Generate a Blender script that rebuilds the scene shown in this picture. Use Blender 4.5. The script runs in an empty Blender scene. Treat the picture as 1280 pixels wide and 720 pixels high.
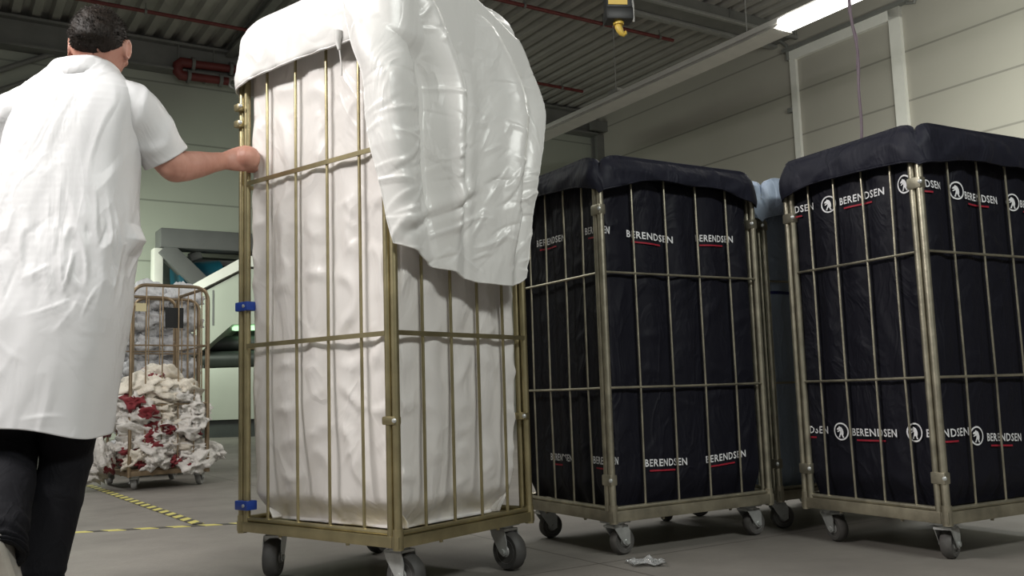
import bpy, bmesh, math, random
from mathutils import Vector, Matrix, noise
random.seed(7)
PI = math.pi
R = math.radians
C = bpy.context.scene.collection
S = bpy.context.scene

# ------------------------------------------------------------------ camera
F, PITCH, ROLL = 1153.0, 0.1136, -0.032
cp, sp = math.cos(PITCH), math.sin(PITCH)
fw = Vector((0, cp, sp)); up0 = Vector((0, -sp, cp)); rt0 = Vector((1, 0, 0))
cr, sr = math.cos(ROLL), math.sin(ROLL)
rt = cr * rt0 + sr * up0; up = -sr * rt0 + cr * up0
cam = bpy.data.objects.new('camera', bpy.data.cameras.new('camera')); C.objects.link(cam)
cam.matrix_world = Matrix(((rt.x, up.x, -fw.x, 0), (rt.y, up.y, -fw.y, 0), (rt.z, up.z, -fw.z, 0.6), (0, 0, 0, 1)))
cam.data.sensor_width = 36; cam.data.lens = F / 1280 * 36
cam.data.clip_start = .05; cam.data.clip_end = 200
S.camera = cam
# ------------------------------------------------------------------ world, lamps, exposure
S.view_settings.view_transform = 'Standard'; S.view_settings.look = 'None'
S.view_settings.gamma = 1; S.view_settings.use_curve_mapping = False
S.view_settings.exposure = 0.0
W = bpy.data.worlds.new('world'); S.world = W; W.use_nodes = True
W.node_tree.nodes['Background'].inputs[0].default_value = (.84, .85, .79, 1)
W.node_tree.nodes['Background'].inputs[1].default_value = .14
EW = Vector((.845, .535, 0)); WV = Vector((-.535, .845, 0))       # along the back wall / along the right wall


def area(name, loc, sx, sy, power, col, aim=None, rz=0.0, spread=180):
    L = bpy.data.lights.new(name, 'AREA'); L.shape = 'RECTANGLE'; L.size = sx; L.size_y = sy
    L.energy = power; L.color = col; L.spread = R(spread)
    o = bpy.data.objects.new(name, L); C.objects.link(o); o.location = loc
    if aim: o.rotation_euler = (Vector(aim) - Vector(loc)).to_track_quat('-Z', 'Y').to_euler()
    else: o.rotation_euler = (0, 0, rz)
    return o


WZ = math.atan2(WV.y, WV.x)
area('ceiling_and_fill_light', (-3.0, 1.35, 3.55), 2.2, .5, 190, (1, .965, .935), aim=(-1.0, 2.9, .9))
area('ceiling_and_fill_light', (2.2, -1.2, 4.2), 2.4, .5, 165, (.97, 1, .95), aim=(.6, 2.9, .9))  # fill light added behind the camera to brighten the right-hand faces and flap
area('ceiling_and_fill_light', (-5.2, 7.5, 5.2), 5.0, .4, 130, (.98, 1, .94), rz=WZ)
area('ceiling_and_fill_light', (-8.2, 13.0, 3.4), 4.0, .4, 120, (.90, 1, .83), aim=(-5.6, 17.5, 1.6), spread=110)
area('ceiling_and_fill_light', (6.2, 9.2, 4.6), 5.0, .4, 200, (.95, 1, .88), aim=(9.5, 12.5, 3.4), spread=130)
area('ceiling_and_fill_light', (1.6, 8.5, 5.3), 6.0, .4, 150, (1, .97, .92), rz=WZ)

# ------------------------------------------------------------------ materials
def new_mat(name):
    m = bpy.data.materials.new(name); m.use_nodes = True
    return m, m.node_tree.nodes, m.node_tree.links, m.node_tree.nodes['Principled BSDF']


def mat(name, col, rough=.5, metal=0, var=.0, vscale=8, bump=0, bscale=40, stretch=(1, 1, 1), sheen=0, spec=None, trans=0, emit=None, estr=0, alpha=None):
    m, n, l, b = new_mat(name)
    b.inputs['Base Color'].default_value = (*col, 1); b.inputs['Roughness'].default_value = rough
    b.inputs['Metallic'].default_value = metal
    if spec is not None: b.inputs['Specular IOR Level'].default_value = spec
    if sheen: b.inputs['Sheen Weight'].default_value = sheen; b.inputs['Sheen Roughness'].default_value = .4
    if trans: b.inputs['Transmission Weight'].default_value = trans
    if emit: b.inputs['Emission Color'].default_value = (*emit, 1); b.inputs['Emission Strength'].default_value = estr
    tc = n.new('ShaderNodeTexCoord'); mp = n.new('ShaderNodeMapping'); mp.inputs['Scale'].default_value = stretch
    l.new(tc.outputs['Object'], mp.inputs['Vector'])
    if var:
        t = n.new('ShaderNodeTexNoise'); t.inputs['Scale'].default_value = vscale; t.inputs['Detail'].default_value = 6
        l.new(mp.outputs[0], t.inputs['Vector'])
        r = n.new('ShaderNodeMapRange'); r.inputs[1].default_value = .3; r.inputs[2].default_value = .7
        r.inputs[3].default_value = 1 - var; r.inputs[4].default_value = 1 + var
        l.new(t.outputs['Fac'], r.inputs[0])
        x = n.new('ShaderNodeVectorMath'); x.operation = 'SCALE'; x.inputs[0].default_value = col
        l.new(r.outputs[0], x.inputs['Scale']); l.new(x.outputs[0], b.inputs['Base Color'])
    if bump:
        t = n.new('ShaderNodeTexNoise'); t.inputs['Scale'].default_value = bscale; t.inputs['Detail'].default_value = 5
        l.new(mp.outputs[0], t.inputs['Vector'])
        bp = n.new('ShaderNodeBump'); bp.inputs['Strength'].default_value = bump; bp.inputs['Distance'].default_value = .01
        l.new(t.outputs['Fac'], bp.inputs['Height']); l.new(bp.outputs[0], b.inputs['Normal'])
    return m


def cloth_mat(name, col, rough=.5, sheen=.15, b1=.5, s1=9, b2=.35):
    m, n, l, b = new_mat(name)
    b.inputs['Base Color'].default_value = (*col, 1); b.inputs['Roughness'].default_value = rough
    if max(col) < .03: b.inputs['Specular IOR Level'].default_value = .28
    b.inputs['Sheen Weight'].default_value = sheen
    tc = n.new('ShaderNodeTexCoord')
    mp = n.new('ShaderNodeMapping'); mp.inputs['Rotation'].default_value = (.5, .6, .3); mp.inputs['Scale'].default_value = (1, 1, .55)
    l.new(tc.outputs['Object'], mp.inputs['Vector'])
    t = n.new('ShaderNodeTexNoise'); t.inputs['Scale'].default_value = s1; t.inputs['Detail'].default_value = 3; t.inputs['Distortion'].default_value = 1.2
    l.new(mp.outputs[0], t.inputs['Vector'])
    # ridged wrinkles
    a = n.new('ShaderNodeMath'); a.operation = 'SUBTRACT'; a.inputs[1].default_value = .5; l.new(t.outputs['Fac'], a.inputs[0])
    ab = n.new('ShaderNodeMath'); ab.operation = 'ABSOLUTE'; l.new(a.outputs[0], ab.inputs[0])
    mi = n.new('ShaderNodeMath'); mi.operation = 'MINIMUM'; mi.inputs[1].default_value = .09; l.new(ab.outputs[0], mi.inputs[0])
    bp = n.new('ShaderNodeBump'); bp.inputs['Strength'].default_value = b1; bp.inputs['Distance'].default_value = .06; bp.invert = True
    l.new(mi.outputs[0], bp.inputs['Height'])
    t2 = n.new('ShaderNodeTexNoise'); t2.inputs['Scale'].default_value = 38; t2.inputs['Detail'].default_value = 4
    l.new(mp.outputs[0], t2.inputs['Vector'])
    bp2 = n.new('ShaderNodeBump'); bp2.inputs['Strength'].default_value = b2; bp2.inputs['Distance'].default_value = .006
    l.new(t2.outputs['Fac'], bp2.inputs['Height']); l.new(bp.outputs[0], bp2.inputs['Normal']); l.new(bp2.outputs[0], b.inputs['Normal'])
    return m


def panel_mat(name, col, pitch, off, rough=.55):
    """painted sandwich panels: a fine groove every <pitch> metres of height"""
    m, n, l, b = new_mat(name); b.inputs['Roughness'].default_value = rough
    tc = n.new('ShaderNodeTexCoord'); s = n.new('ShaderNodeSeparateXYZ'); l.new(tc.outputs['Object'], s.inputs[0])
    a = n.new('ShaderNodeMath'); a.operation = 'SUBTRACT'; a.inputs[1].default_value = off - pitch * 20; l.new(s.outputs['Z'], a.inputs[0])
    d = n.new('ShaderNodeMath'); d.operation = 'DIVIDE'; d.inputs[1].default_value = pitch; l.new(a.outputs[0], d.inputs[0])
    f = n.new('ShaderNodeMath'); f.operation = 'FRACT'; l.new(d.outputs[0], f.inputs[0])
    g = n.new('ShaderNodeMath'); g.operation = 'LESS_THAN'; g.inputs[1].default_value = .034 / pitch; l.new(f.outputs[0], g.inputs[0])
    t = n.new('ShaderNodeTexNoise'); t.inputs['Scale'].default_value = .9; t.inputs['Detail'].default_value = 4; l.new(tc.outputs['Object'], t.inputs['Vector'])
    r = n.new('ShaderNodeMapRange'); r.inputs[3].default_value = .93; r.inputs[4].default_value = 1.07; l.new(t.outputs['Fac'], r.inputs[0])
    x = n.new('ShaderNodeVectorMath'); x.operation = 'SCALE'; x.inputs[0].default_value = col; l.new(r.outputs[0], x.inputs['Scale'])
    mx = n.new('ShaderNodeMix'); mx.data_type = 'RGBA'; l.new(g.outputs[0], mx.inputs[0]); l.new(x.outputs[0], mx.inputs[6])
    mx.inputs[7].default_value = (col[0] * .62, col[1] * .62, col[2] * .62, 1); l.new(mx.outputs[2], b.inputs['Base Color'])
    return m


def floor_mat():
    m, n, l, b = new_mat('concrete')
    tc = n.new('ShaderNodeTexCoord')
    t = n.new('ShaderNodeTexNoise'); t.inputs['Scale'].default_value = 1.6; t.inputs['Detail'].default_value = 8; t.inputs['Roughness'].default_value = .62
    l.new(tc.outputs['Object'], t.inputs['Vector'])
    cr_ = n.new('ShaderNodeValToRGB'); cr_.color_ramp.elements[0].position = .3; cr_.color_ramp.elements[0].color = (.165, .152, .138, 1)
    cr_.color_ramp.elements[1].position = .7; cr_.color_ramp.elements[1].color = (.245, .228, .205, 1); l.new(t.outputs['Fac'], cr_.inputs[0])
    # expansion joints, cut along the building's axes
    mp = n.new('ShaderNodeMapping'); mp.inputs['Rotation'].default_value = (0, 0, -.564); mp.inputs['Location'].default_value = (1.0, .35, 0)
    l.new(tc.outputs['Object'], mp.inputs['Vector']); s = n.new('ShaderNodeSeparateXYZ'); l.new(mp.outputs[0], s.inputs[0])
    gs = []
    for ax in ('X', 'Y'):
        d = n.new('ShaderNodeMath'); d.operation = 'PINGPONG'; d.inputs[1].default_value = 1.5; l.new(s.outputs[ax], d.inputs[0])
        g = n.new('ShaderNodeMath'); g.operation = 'LESS_THAN'; g.inputs[1].default_value = .004; l.new(d.outputs[0], g.inputs[0]); gs.append(g)
    mxm = n.new('ShaderNodeMath'); mxm.operation = 'MAXIMUM'; l.new(gs[0].outputs[0], mxm.inputs[0]); l.new(gs[1].outputs[0], mxm.inputs[1])
    mx = n.new('ShaderNodeMix'); mx.data_type = 'RGBA'; l.new(mxm.outputs[0], mx.inputs[0]); l.new(cr_.outputs[0], mx.inputs[6]); mx.inputs[7].default_value = (.09, .08, .072, 1)
    l.new(mx.outputs[2], b.inputs['Base Color'])
    t2 = n.new('ShaderNodeTexNoise'); t2.inputs['Scale'].default_value = 5; t2.inputs['Detail'].default_value = 6; l.new(tc.outputs['Object'], t2.inputs['Vector'])
    r = n.new('ShaderNodeMapRange'); r.inputs[3].default_value = .42; r.inputs[4].default_value = .68; l.new(t2.outputs['Fac'], r.inputs[0]); l.new(r.outputs[0], b.inputs['Roughness'])
    bp = n.new('ShaderNodeBump'); bp.inputs['Strength'].default_value = .12; bp.inputs['Distance'].default_value = .01
    t3 = n.new('ShaderNodeTexNoise'); t3.inputs['Scale'].default_value = 60; l.new(tc.outputs['Object'], t3.inputs['Vector']); l.new(t3.outputs['Fac'], bp.inputs['Height']); l.new(bp.outputs[0], b.inputs['Normal'])
    return m


def tape_mat():
    m, n, l, b = new_mat('hazard_tape'); b.inputs['Roughness'].default_value = .5
    tc = n.new('ShaderNodeTexCoord'); s = n.new('ShaderNodeSeparateXYZ'); l.new(tc.outputs['Object'], s.inputs[0])
    a = n.new('ShaderNodeMath'); a.operation = 'ADD'; l.new(s.outputs['X'], a.inputs[0]); l.new(s.outputs['Y'], a.inputs[1])
    a2 = n.new('ShaderNodeMath'); a2.operation = 'ADD'; a2.inputs[1].default_value = 40; l.new(a.outputs[0], a2.inputs[0])
    d = n.new('ShaderNodeMath'); d.operation = 'DIVIDE'; d.inputs[1].default_value = .15; l.new(a2.outputs[0], d.inputs[0])
    f = n.new('ShaderNodeMath'); f.operation = 'FRACT'; l.new(d.outputs[0], f.inputs[0])
    g = n.new('ShaderNodeMath'); g.operation = 'LESS_THAN'; g.inputs[1].default_value = .55; l.new(f.outputs[0], g.inputs[0])
    mx = n.new('ShaderNodeMix'); mx.data_type = 'RGBA'; l.new(g.outputs[0], mx.inputs[0])
    mx.inputs[6].default_value = (.07, .065, .055, 1); mx.inputs[7].default_value = (.62, .56, .16, 1); l.new(mx.outputs[2], b.inputs['Base Color'])
    return m


M = dict(
    floor=floor_mat(), tape=tape_mat(),
    wall_b=panel_mat('back_wall_paint', (.44, .46, .40), 1.17, 4.45), wall_r=panel_mat('right_wall_paint', (.44, .415, .37), .88, 5.40),
    ceil=mat('ceiling_deck', (.40, .385, .36), .6, .0, .06, 2), steel=mat('painted_steel', (.20, .20, .19), .6, 0, .1, 3), trim=mat('white_trim', (.84, .82, .78), .5, 0, .04, 4),
    red=mat('red_pipe', (.16, .030, .028), .5, 0, .1, 6), galv=mat('galvanised', (.42, .42, .41), .45, .5, .1, 20),
    gold=mat('zinc_passivated_gold', (.40, .345, .20), .36, .85, .22, 9, .05, 60), old=mat('zinc_passivated_worn', (.40, .37, .285), .42, .8, .28, 14, .08, 70),
    oldbase=mat('worn_base_metal', (.30, .27, .20), .5, .6, .35, 10, .12, 50),
    rust=mat('laundry_cage_metal', (.30, .225, .145), .42, .7, .2, 9),
    tyre=mat('grey_rubber', (.060, .058, .056), .6, 0, .2, 30), tyre2=mat('worn_rubber', (.085, .08, .075), .65, 0, .25, 30), hub=mat('wheel_hub_grey', (.30, .30, .29), .5, .1, .15, 30), fork=mat('zinc_fork', (.50, .51, .50), .42, .55, .15, 25),
    blue=mat('blue_plastic', (.012, .05, .30), .38, 0, .05, 20), redtag=mat('red_plastic', (.35, .02, .025), .45, 0, .05, 20),
    white=cloth_mat('white_polyester', (.76, .75, .73), .30, .05, .42, 4, .12), white_in=cloth_mat('white_polyester_inner', (.74, .71, .685), .30, .05, .40, 4, .12),
    navy=cloth_mat('navy_fabric', (.0055, .0055, .0115), .62, .0, .4, 7, .3), navy_c=cloth_mat('navy_fabric_cuff', (.0095, .0100, .0195), .6, .02, .4, 6, .3),
    pale=cloth_mat('pale_blue_fabric', (.34, .41, .52), .55, .1, .5, 7, .3), stripe=mat('blue_stripe', (.01, .015, .12), .6, 0, .05, 20),
    print=mat('white_print', (.82, .82, .84), .6, 0, .12, 60), printred=mat('red_print', (.35, .012, .03), .6, 0, .12, 60),
    coat=cloth_mat('white_coat', (.72, .72, .73), .40, .05, .22, 5, .12), trouser=cloth_mat('black_denim', (.0045, .0045, .007), .85, 0, .3, 12, .3),
    hair=mat('dark_brown_hair', (.016, .011, .008), .6, 0, .35, 60, .4, 120, (1, 1, .3), spec=.25),
    sole=mat('beige_sole', (.50, .47, .42), .6, 0, .12, 25), shoe=mat('grey_shoe_canvas', (.36, .34, .31), .75, 0, .15, 40),
    cream=cloth_mat('cream_cotton', (.76, .70, .60), .75, .2, .5, 12, .4), lin=cloth_mat('off_white_cotton', (.74, .71, .67), .75, .2, .5, 12, .4), redcloth=cloth_mat('red_cotton', (.20, .014, .020), .75, .2, .4, 12, .4),
    greybag=cloth_mat('grey_film', (.58, .58, .595), .4, .1, .7, 14, .4),
    black=mat('black_plastic', (.012, .012, .012), .45, 0, .1, 20), yellow=mat('yellow_paint', (.70, .48, .08), .4, 0, .08, 20), yellowtag=mat('yellow_card', (.62, .55, .33), .6, 0, .05, 10),
    mach=mat('machine_cream', (.36, .38, .33), .45, 0, .05, 2), machdark=mat('machine_dark', (.025, .03, .027), .5, 0, .3, 3), teal=mat('teal_drum', (.008, .085, .13), .45, 0, .15, 3),
    lamp=mat('fluorescent_tube', (.9, .95, .88), .4, emit=(1, 1, .93), estr=6.0), glow=mat('machine_lamp', (.8, 1, .8), .4, emit=(.55, 1, .55), estr=1.2), tray=mat('batten_white', (.70, .68, .65), .5, 0, .05, 4),
    cablep=mat('mauve_cable', (.26, .20, .24), .5, 0, .1, 20), film=mat('clear_film', (.92, .93, .93), .12, 0, trans=.75, bump=.4, bscale=60),
    lintel=mat('grey_lintel', (.12, .12, .122), .5, 0, .06, 3),
)


def skin_mat():
    m, n, l, b = new_mat('skin'); b.inputs['Roughness'].default_value = .5
    b.inputs['Subsurface Weight'].default_value = .12; b.inputs['Subsurface Radius'].default_value = (.02, .008, .005)
    tc = n.new('ShaderNodeTexCoord'); t = n.new('ShaderNodeTexNoise'); t.inputs['Scale'].default_value = 14; t.inputs['Detail'].default_value = 5
    l.new(tc.outputs['Object'], t.inputs['Vector'])
    c = n.new('ShaderNodeValToRGB'); c.color_ramp.elements[0].position = .32; c.color_ramp.elements[0].color = (.44, .205, .150, 1)
    c.color_ramp.elements[1].position = .68; c.color_ramp.elements[1].color = (.56, .295, .225, 1); l.new(t.outputs['Fac'], c.inputs[0]); l.new(c.outputs[0], b.inputs['Base Color'])
    t2 = n.new('ShaderNodeTexNoise'); t2.inputs['Scale'].default_value = 120; l.new(tc.outputs['Object'], t2.inputs['Vector'])
    bp = n.new('ShaderNodeBump'); bp.inputs['Strength'].default_value = .15; bp.inputs['Distance'].default_value = .004; l.new(t2.outputs['Fac'], bp.inputs['Height']); l.new(bp.outputs[0], b.inputs['Normal'])
    return m


M['skin'] = skin_mat()

# ------------------------------------------------------------------ mesh helpers
def tag(o, label=None, cat=None, group=None, kind=None):
    if label: o['label'] = label
    if cat: o['category'] = cat
    if group: o['group'] = group
    if kind: o['kind'] = kind
    return o


def empty(name, loc, rz=0, label=None, cat=None, group=None):
    o = bpy.data.objects.new(name, None); C.objects.link(o); o.location = loc; o.rotation_euler = (0, 0, rz)
    o.empty_display_size = .1
    return tag(o, label, cat, group)


class MB:
    def __init__(s): s.v = []; s.f = []; s.mi = []
    def add(s, vs, fs, mi=0):
        b = len(s.v); s.v += [Vector(q) for q in vs]; s.f += [[b + i for i in f] for f in fs]; s.mi += [mi] * len(fs); return s
    def box(s, c, d, rz=0, mi=0, ch=0.0, mtx=None):
        x, y, z = [k / 2 for k in d]
        if ch <= 0:
            vs = [Vector((a * x, b * y, e * z)) for e in (-1, 1) for b in (-1, 1) for a in (-1, 1)]
            fs = [(0, 2, 3, 1), (4, 5, 7, 6), (0, 1, 5, 4), (2, 6, 7, 3), (0, 4, 6, 2), (1, 3, 7, 5)]
        else:
            bm = bmesh.new(); bmesh.ops.create_cube(bm, size=1)
            for q in bm.verts: q.co = Vector((q.co.x * d[0], q.co.y * d[1], q.co.z * d[2]))
            bmesh.ops.bevel(bm, geom=list(bm.edges), offset=min(ch, .45 * min(d)), segments=2, affect='EDGES', profile=.6)
            bm.verts.index_update(); vs = [q.co.copy() for q in bm.verts]; fs = [[q.index for q in f.verts] for f in bm.faces]; bm.free()
        m = (mtx if mtx is not None else Matrix.Rotation(rz, 3, 'Z'))
        return s.add([m @ q + Vector(c) for q in vs], fs, mi)
    def tube(s, path, r, n=10, mi=0, cap=True, ry=None, ref=None, closed=False):
        """swept tube; r, ry may be lists (one per point)"""
        P = [Vector(p) for p in path]; k = len(P)
        rs = r if isinstance(r, (list, tuple)) else [r] * k
        rys = ry if isinstance(ry, (list, tuple)) else ([ry] * k if ry else rs)
        vs = []; prev = Vector(ref) if ref else None
        for i, p in enumerate(P):
            if closed: t = (P[(i + 1) % k] - P[i - 1]).normalized()
            else: t = (P[min(i + 1, k - 1)] - P[max(i - 1, 0)]).normalized()
            a = prev if prev is not None else (Vector((0, 0, 1)) if abs(t.z) < .9 else Vector((1, 0, 0)))
            a = (a - t * a.dot(t))
            if a.length < 1e-5: a = t.orthogonal()
            a.normalize(); prev = a if not ref else Vector(ref); b = t.cross(a)
            for j in range(n):
                w = 2 * PI * j / n
                vs.append(p + a * (rs[i] * math.cos(w)) + b * (rys[i] * math.sin(w)))
        fs = []
        for i in range(k if closed else k - 1):
            i2 = (i + 1) % k
            for j in range(n):
                fs.append((i * n + j, i * n + (j + 1) % n, i2 * n + (j + 1) % n, i2 * n + j))
        if cap and not closed:
            fs.append(list(range(n - 1, -1, -1))); fs.append([(k - 1) * n + j for j in range(n)])
        return s.add(vs, fs, mi)
    def lathe(s, prof, c, axis=(0, 0, 1), n=24, mi=0):
        a = Vector(axis).normalized(); u = a.orthogonal().normalized(); w = a.cross(u); vs = []
        for (r, h) in prof:
            for j in range(n):
                t = 2 * PI * j / n; vs.append(Vector(c) + a * h + (u * math.cos(t) + w * math.sin(t)) * r)
        fs = []
        for i in range(len(prof) - 1):
            for j in range(n): fs.append((i * n + j, i * n + (j + 1) % n, (i + 1) * n + (j + 1) % n, (i + 1) * n + j))
        fs.append(list(range(n - 1, -1, -1))); fs.append([(len(prof) - 1) * n + j for j in range(n)])
        return s.add(vs, fs, mi)
    def ell(s, c, r, mtx=None, seg=20, ring=14, fn=None, mi=0):
        vs = [Vector((0, 0, -1))]
        for i in range(1, ring):
            ph = -PI / 2 + PI * i / ring
            for j in range(seg): t = 2 * PI * j / seg; vs.append(Vector((math.cos(ph) * math.cos(t), math.cos(ph) * math.sin(t), math.sin(ph))))
        vs.append(Vector((0, 0, 1)))
        out = []
        for q in vs:
            p = Vector((q.x * r[0], q.y * r[1], q.z * r[2]))
            if fn: p = fn(q, p)
            out.append((mtx @ p if mtx is not None else p) + Vector(c))
        fs = [(0, 1 + (j + 1) % seg, 1 + j) for j in range(seg)]
        for i in range(ring - 2):
            for j in range(seg): a = 1 + i * seg; fs.append((a + j, a + (j + 1) % seg, a + seg + (j + 1) % seg, a + seg + j))
        a = 1 + (ring - 2) * seg; fs += [(a + j, a + (j + 1) % seg, len(vs) - 1) for j in range(seg)]
        return s.add(out, fs, mi)
    def grid(s, rows, wrap=False, mi=0):
        n = len(rows[0]); vs = [q for r in rows for q in r]; fs = []
        for i in range(len(rows) - 1):
            for j in range(n if wrap else n - 1):
                j2 = (j + 1) % n; fs.append((i * n + j, i * n + j2, (i + 1) * n + j2, (i + 1) * n + j))
        return s.add(vs, fs, mi)
    def prism(s, poly, y0, y1, mi=0, frame=None):
        """polygon in (x,z) pushed from y0 to y1"""
        n = len(poly); vs = [Vector((x, y0, z)) for x, z in poly] + [Vector((x, y1, z)) for x, z in poly]
        if frame: vs = [frame(q) for q in vs]
        fs = [list(range(n)), list(range(2 * n - 1, n - 1, -1))] + [(i, n + i, n + (i + 1) % n, (i + 1) % n) for i in range(n)]
        return s.add(vs, fs, mi)
    def mesh(s, name):
        me = bpy.data.meshes.new(name); me.from_pydata([tuple(q) for q in s.v], [], s.f); me.update()
        return me
    def build(s, name, mats, parent=None, smooth=True, angle=40, fix=True):
        me = s.mesh(name)
        mats = mats if isinstance(mats, (list, tuple)) else [mats]
        for m in mats: me.materials.append(m)
        if len(mats) > 1: me.polygons.foreach_set('material_index', s.mi)
        if fix:
            bm = bmesh.new(); bm.from_mesh(me); bmesh.ops.recalc_face_normals(bm, faces=bm.faces); bm.to_mesh(me); bm.free()
        if smooth:
            me.polygons.foreach_set('use_smooth', [True] * len(me.polygons))
            try: me.set_sharp_from_angle(angle=R(angle))
            except Exception: pass
        o = bpy.data.objects.new(name, me); C.objects.link(o)
        if parent: o.parent = parent
        return o


def solidify(o, t, off=0):
    m = o.modifiers.new('thickness', 'SOLIDIFY'); m.thickness = t; m.offset = off; return o


def nz(p, s=1.0): return noise.noise(Vector(p) * s)
def ridge(p, s=1.0):
    return 1 - min(1, abs(noise.noise(Vector(p) * s)) * 3.2)
def sm(a, b, x):
    t = max(0, min(1, (x - a) / (b - a))); return t * t * (3 - 2 * t)
def interp(tab, x):
    if x <= tab[0][0]: return tab[0][1]
    for (a, b), (c, d) in zip(tab, tab[1:]):
        if x <= c: return b + (d - b) * (x - a) / (c - a)
    return tab[-1][1]
def sinterp(tab, x, w=.05):
    return sum(interp(tab, x + w * k / 3) * c for k, c in ((-3, 1), (-2, 2), (-1, 3), (0, 4), (1, 3), (2, 2), (3, 1))) / 16
class Creases:
    """short sharp folds scattered over a cloth (metres in the cloth's own two directions)"""
    def __init__(c, n, x0, x1, y0, y1, ang, seed, ln=(.04, .14), amp=(.002, .005), w=(.005, .011)):
        q = random.Random(seed); c.g = {}; c.k = .1
        for _ in range(n):
            x, y = q.uniform(x0, x1), q.uniform(y0, y1); a = R(q.gauss(*q.choice(ang))); L = q.uniform(*ln); sg = (x, y, math.cos(a), math.sin(a), L / 2, q.uniform(*w), q.uniform(*amp) * q.choice((1, 1, -.7)), q.uniform(-3, 3))
            for i in range(int((x - L) // c.k), int((x + L) // c.k) + 1):
                for j in range(int((y - L) // c.k), int((y + L) // c.k) + 1): c.g.setdefault((i, j), []).append(sg)
    def __call__(c, x, y):
        d = 0
        for (cx, cy, ca, sa, h, w, am, cv) in c.g.get((int(x // c.k), int(y // c.k)), ()):
            t = (x - cx) * ca + (y - cy) * sa
            if abs(t) < h:
                v = -(x - cx) * sa + (y - cy) * ca - cv * t * t
                if abs(v) < 3 * w: f = 1 - (t / h) ** 2; d += am * f * (max(0, 1 - abs(v) / w) * .6 + .55 * math.exp(-((v + w) / (1.6 * w)) ** 2))
        return d
def copy_tree(o, parent=None):
    c = o.copy(); C.objects.link(c); c.parent = parent
    for ch in list(o.children): copy_tree(ch, c)
    return c

# ------------------------------------------------------------------ the building
BC = Vector((2.286, 22.971, 0))            # the corner of back and right wall
HT = 7.6
def struct(mb, name, m, parent=None, **k):
    o = mb.build(name, m, parent, **k)
    if not parent: o['kind'] = 'structure'
    return o
def B(a, d, z): return BC + EW * a - WV * d + Vector((0, 0, z))   # a along the back wall (negative = left), d out from it
def wbox(mb, a0, a1, d0, d1, z0, z1, mi=0):
    return mb.add([B(a, d, z) for z in (z0, z1) for d in (d0, d1) for a in (a0, a1)], [(0, 1, 3, 2), (4, 6, 7, 5), (0, 4, 5, 1), (2, 3, 7, 6), (0, 2, 6, 4), (1, 5, 7, 3)], mi)

mb = MB(); mb.add([(-40, -14, 0), (40, -14, 0), (40, 50, 0), (-40, 50, 0), (-40, -14, -.2), (40, -14, -.2), (40, 50, -.2), (-40, 50, -.2)], [(0, 1, 2, 3), (7, 6, 5, 4), (0, 4, 5, 1), (1, 5, 6, 2), (2, 6, 7, 3), (3, 7, 4, 0)])
struct(mb, 'floor', M['floor'], smooth=False)
# the back wall, with the hatch the conveyor stands in
HA0, HA1, HZ0, HZ1 = -10.72, -7.0, 1.2, 3.42
mb = MB(); wbox(mb, -30, HA0, -.25, 0, 0, HT); wbox(mb, HA1, .25, -.25, 0, 0, HT); wbox(mb, HA0, HA1, -.25, 0, 0, HZ0); wbox(mb, HA0, HA1, -.25, 0, HZ1, HT)
struct(mb, 'wall_back', M['wall_b'], smooth=False)
mb = MB(); wbox(mb, 0, .25, 0, 34, 0, HT); struct(mb, 'wall_right', M['wall_r'], smooth=False)
# corrugated ceiling deck: ribs run along the right wall
prof = []; p = .32; a = -26.0
while a < .25:
    prof += [(a, 0), (a + p * .42, 0), (a + p * .56, .11), (a + p * .86, .11)]; a += p
mb = MB(); rows = [[B(q[0], d, HT + q[1]) for q in prof] for d in (-.3, 8, 16, 24, 34)]; mb.grid(rows)
rows2 = [[B(q[0], d, HT + .3) for q in prof] for d in (-.3, 34)]; mb.grid(rows2)
struct(mb, 'ceiling', M['ceil'], smooth=False, fix=False)
# steel: beam along the top of the back wall, corner column, joists
mb = MB(); wbox(mb, -30, -.2, .02, .34, 6.98, 7.02); wbox(mb, -30, -.2, .02, .34, 7.5, 7.55); wbox(mb, -30, -.2, .16, .19, 7.0, 7.55)
struct(mb, 'trim_1', M['steel'], smooth=False)
mb = MB(); wbox(mb, -.22, .0, .03, .06, 0, 7.0); wbox(mb, -.22, .0, .26, .29, 0, 7.0); wbox(mb, -.12, -.09, .05, .27, 0, 7.0); wbox(mb, -.5, .55, .36, .46, 7.05, 7.3)
struct(mb, 'trim_2', M['steel'], smooth=False)
for i, (a0, d0, d1) in enumerate(((-8.9, .3, 30), (-9.45, .3, 30))):
    mb = MB(); wbox(mb, a0, a0 + .16, d0, d1, 7.42, 7.47); wbox(mb, a0, a0 + .16, d0, d1, 7.56, 7.6); wbox(mb, a0 + .07, a0 + .09, d0, d1, 7.45, 7.58)
    struct(mb, 'trim_%d' % (3 + i), M['steel'], smooth=False)
mb = MB(); wbox(mb, -26, -.0, 5.98, 6.46, 7.40, 7.60)
struct(mb, 'trim_5', M['steel'], smooth=False)
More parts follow.
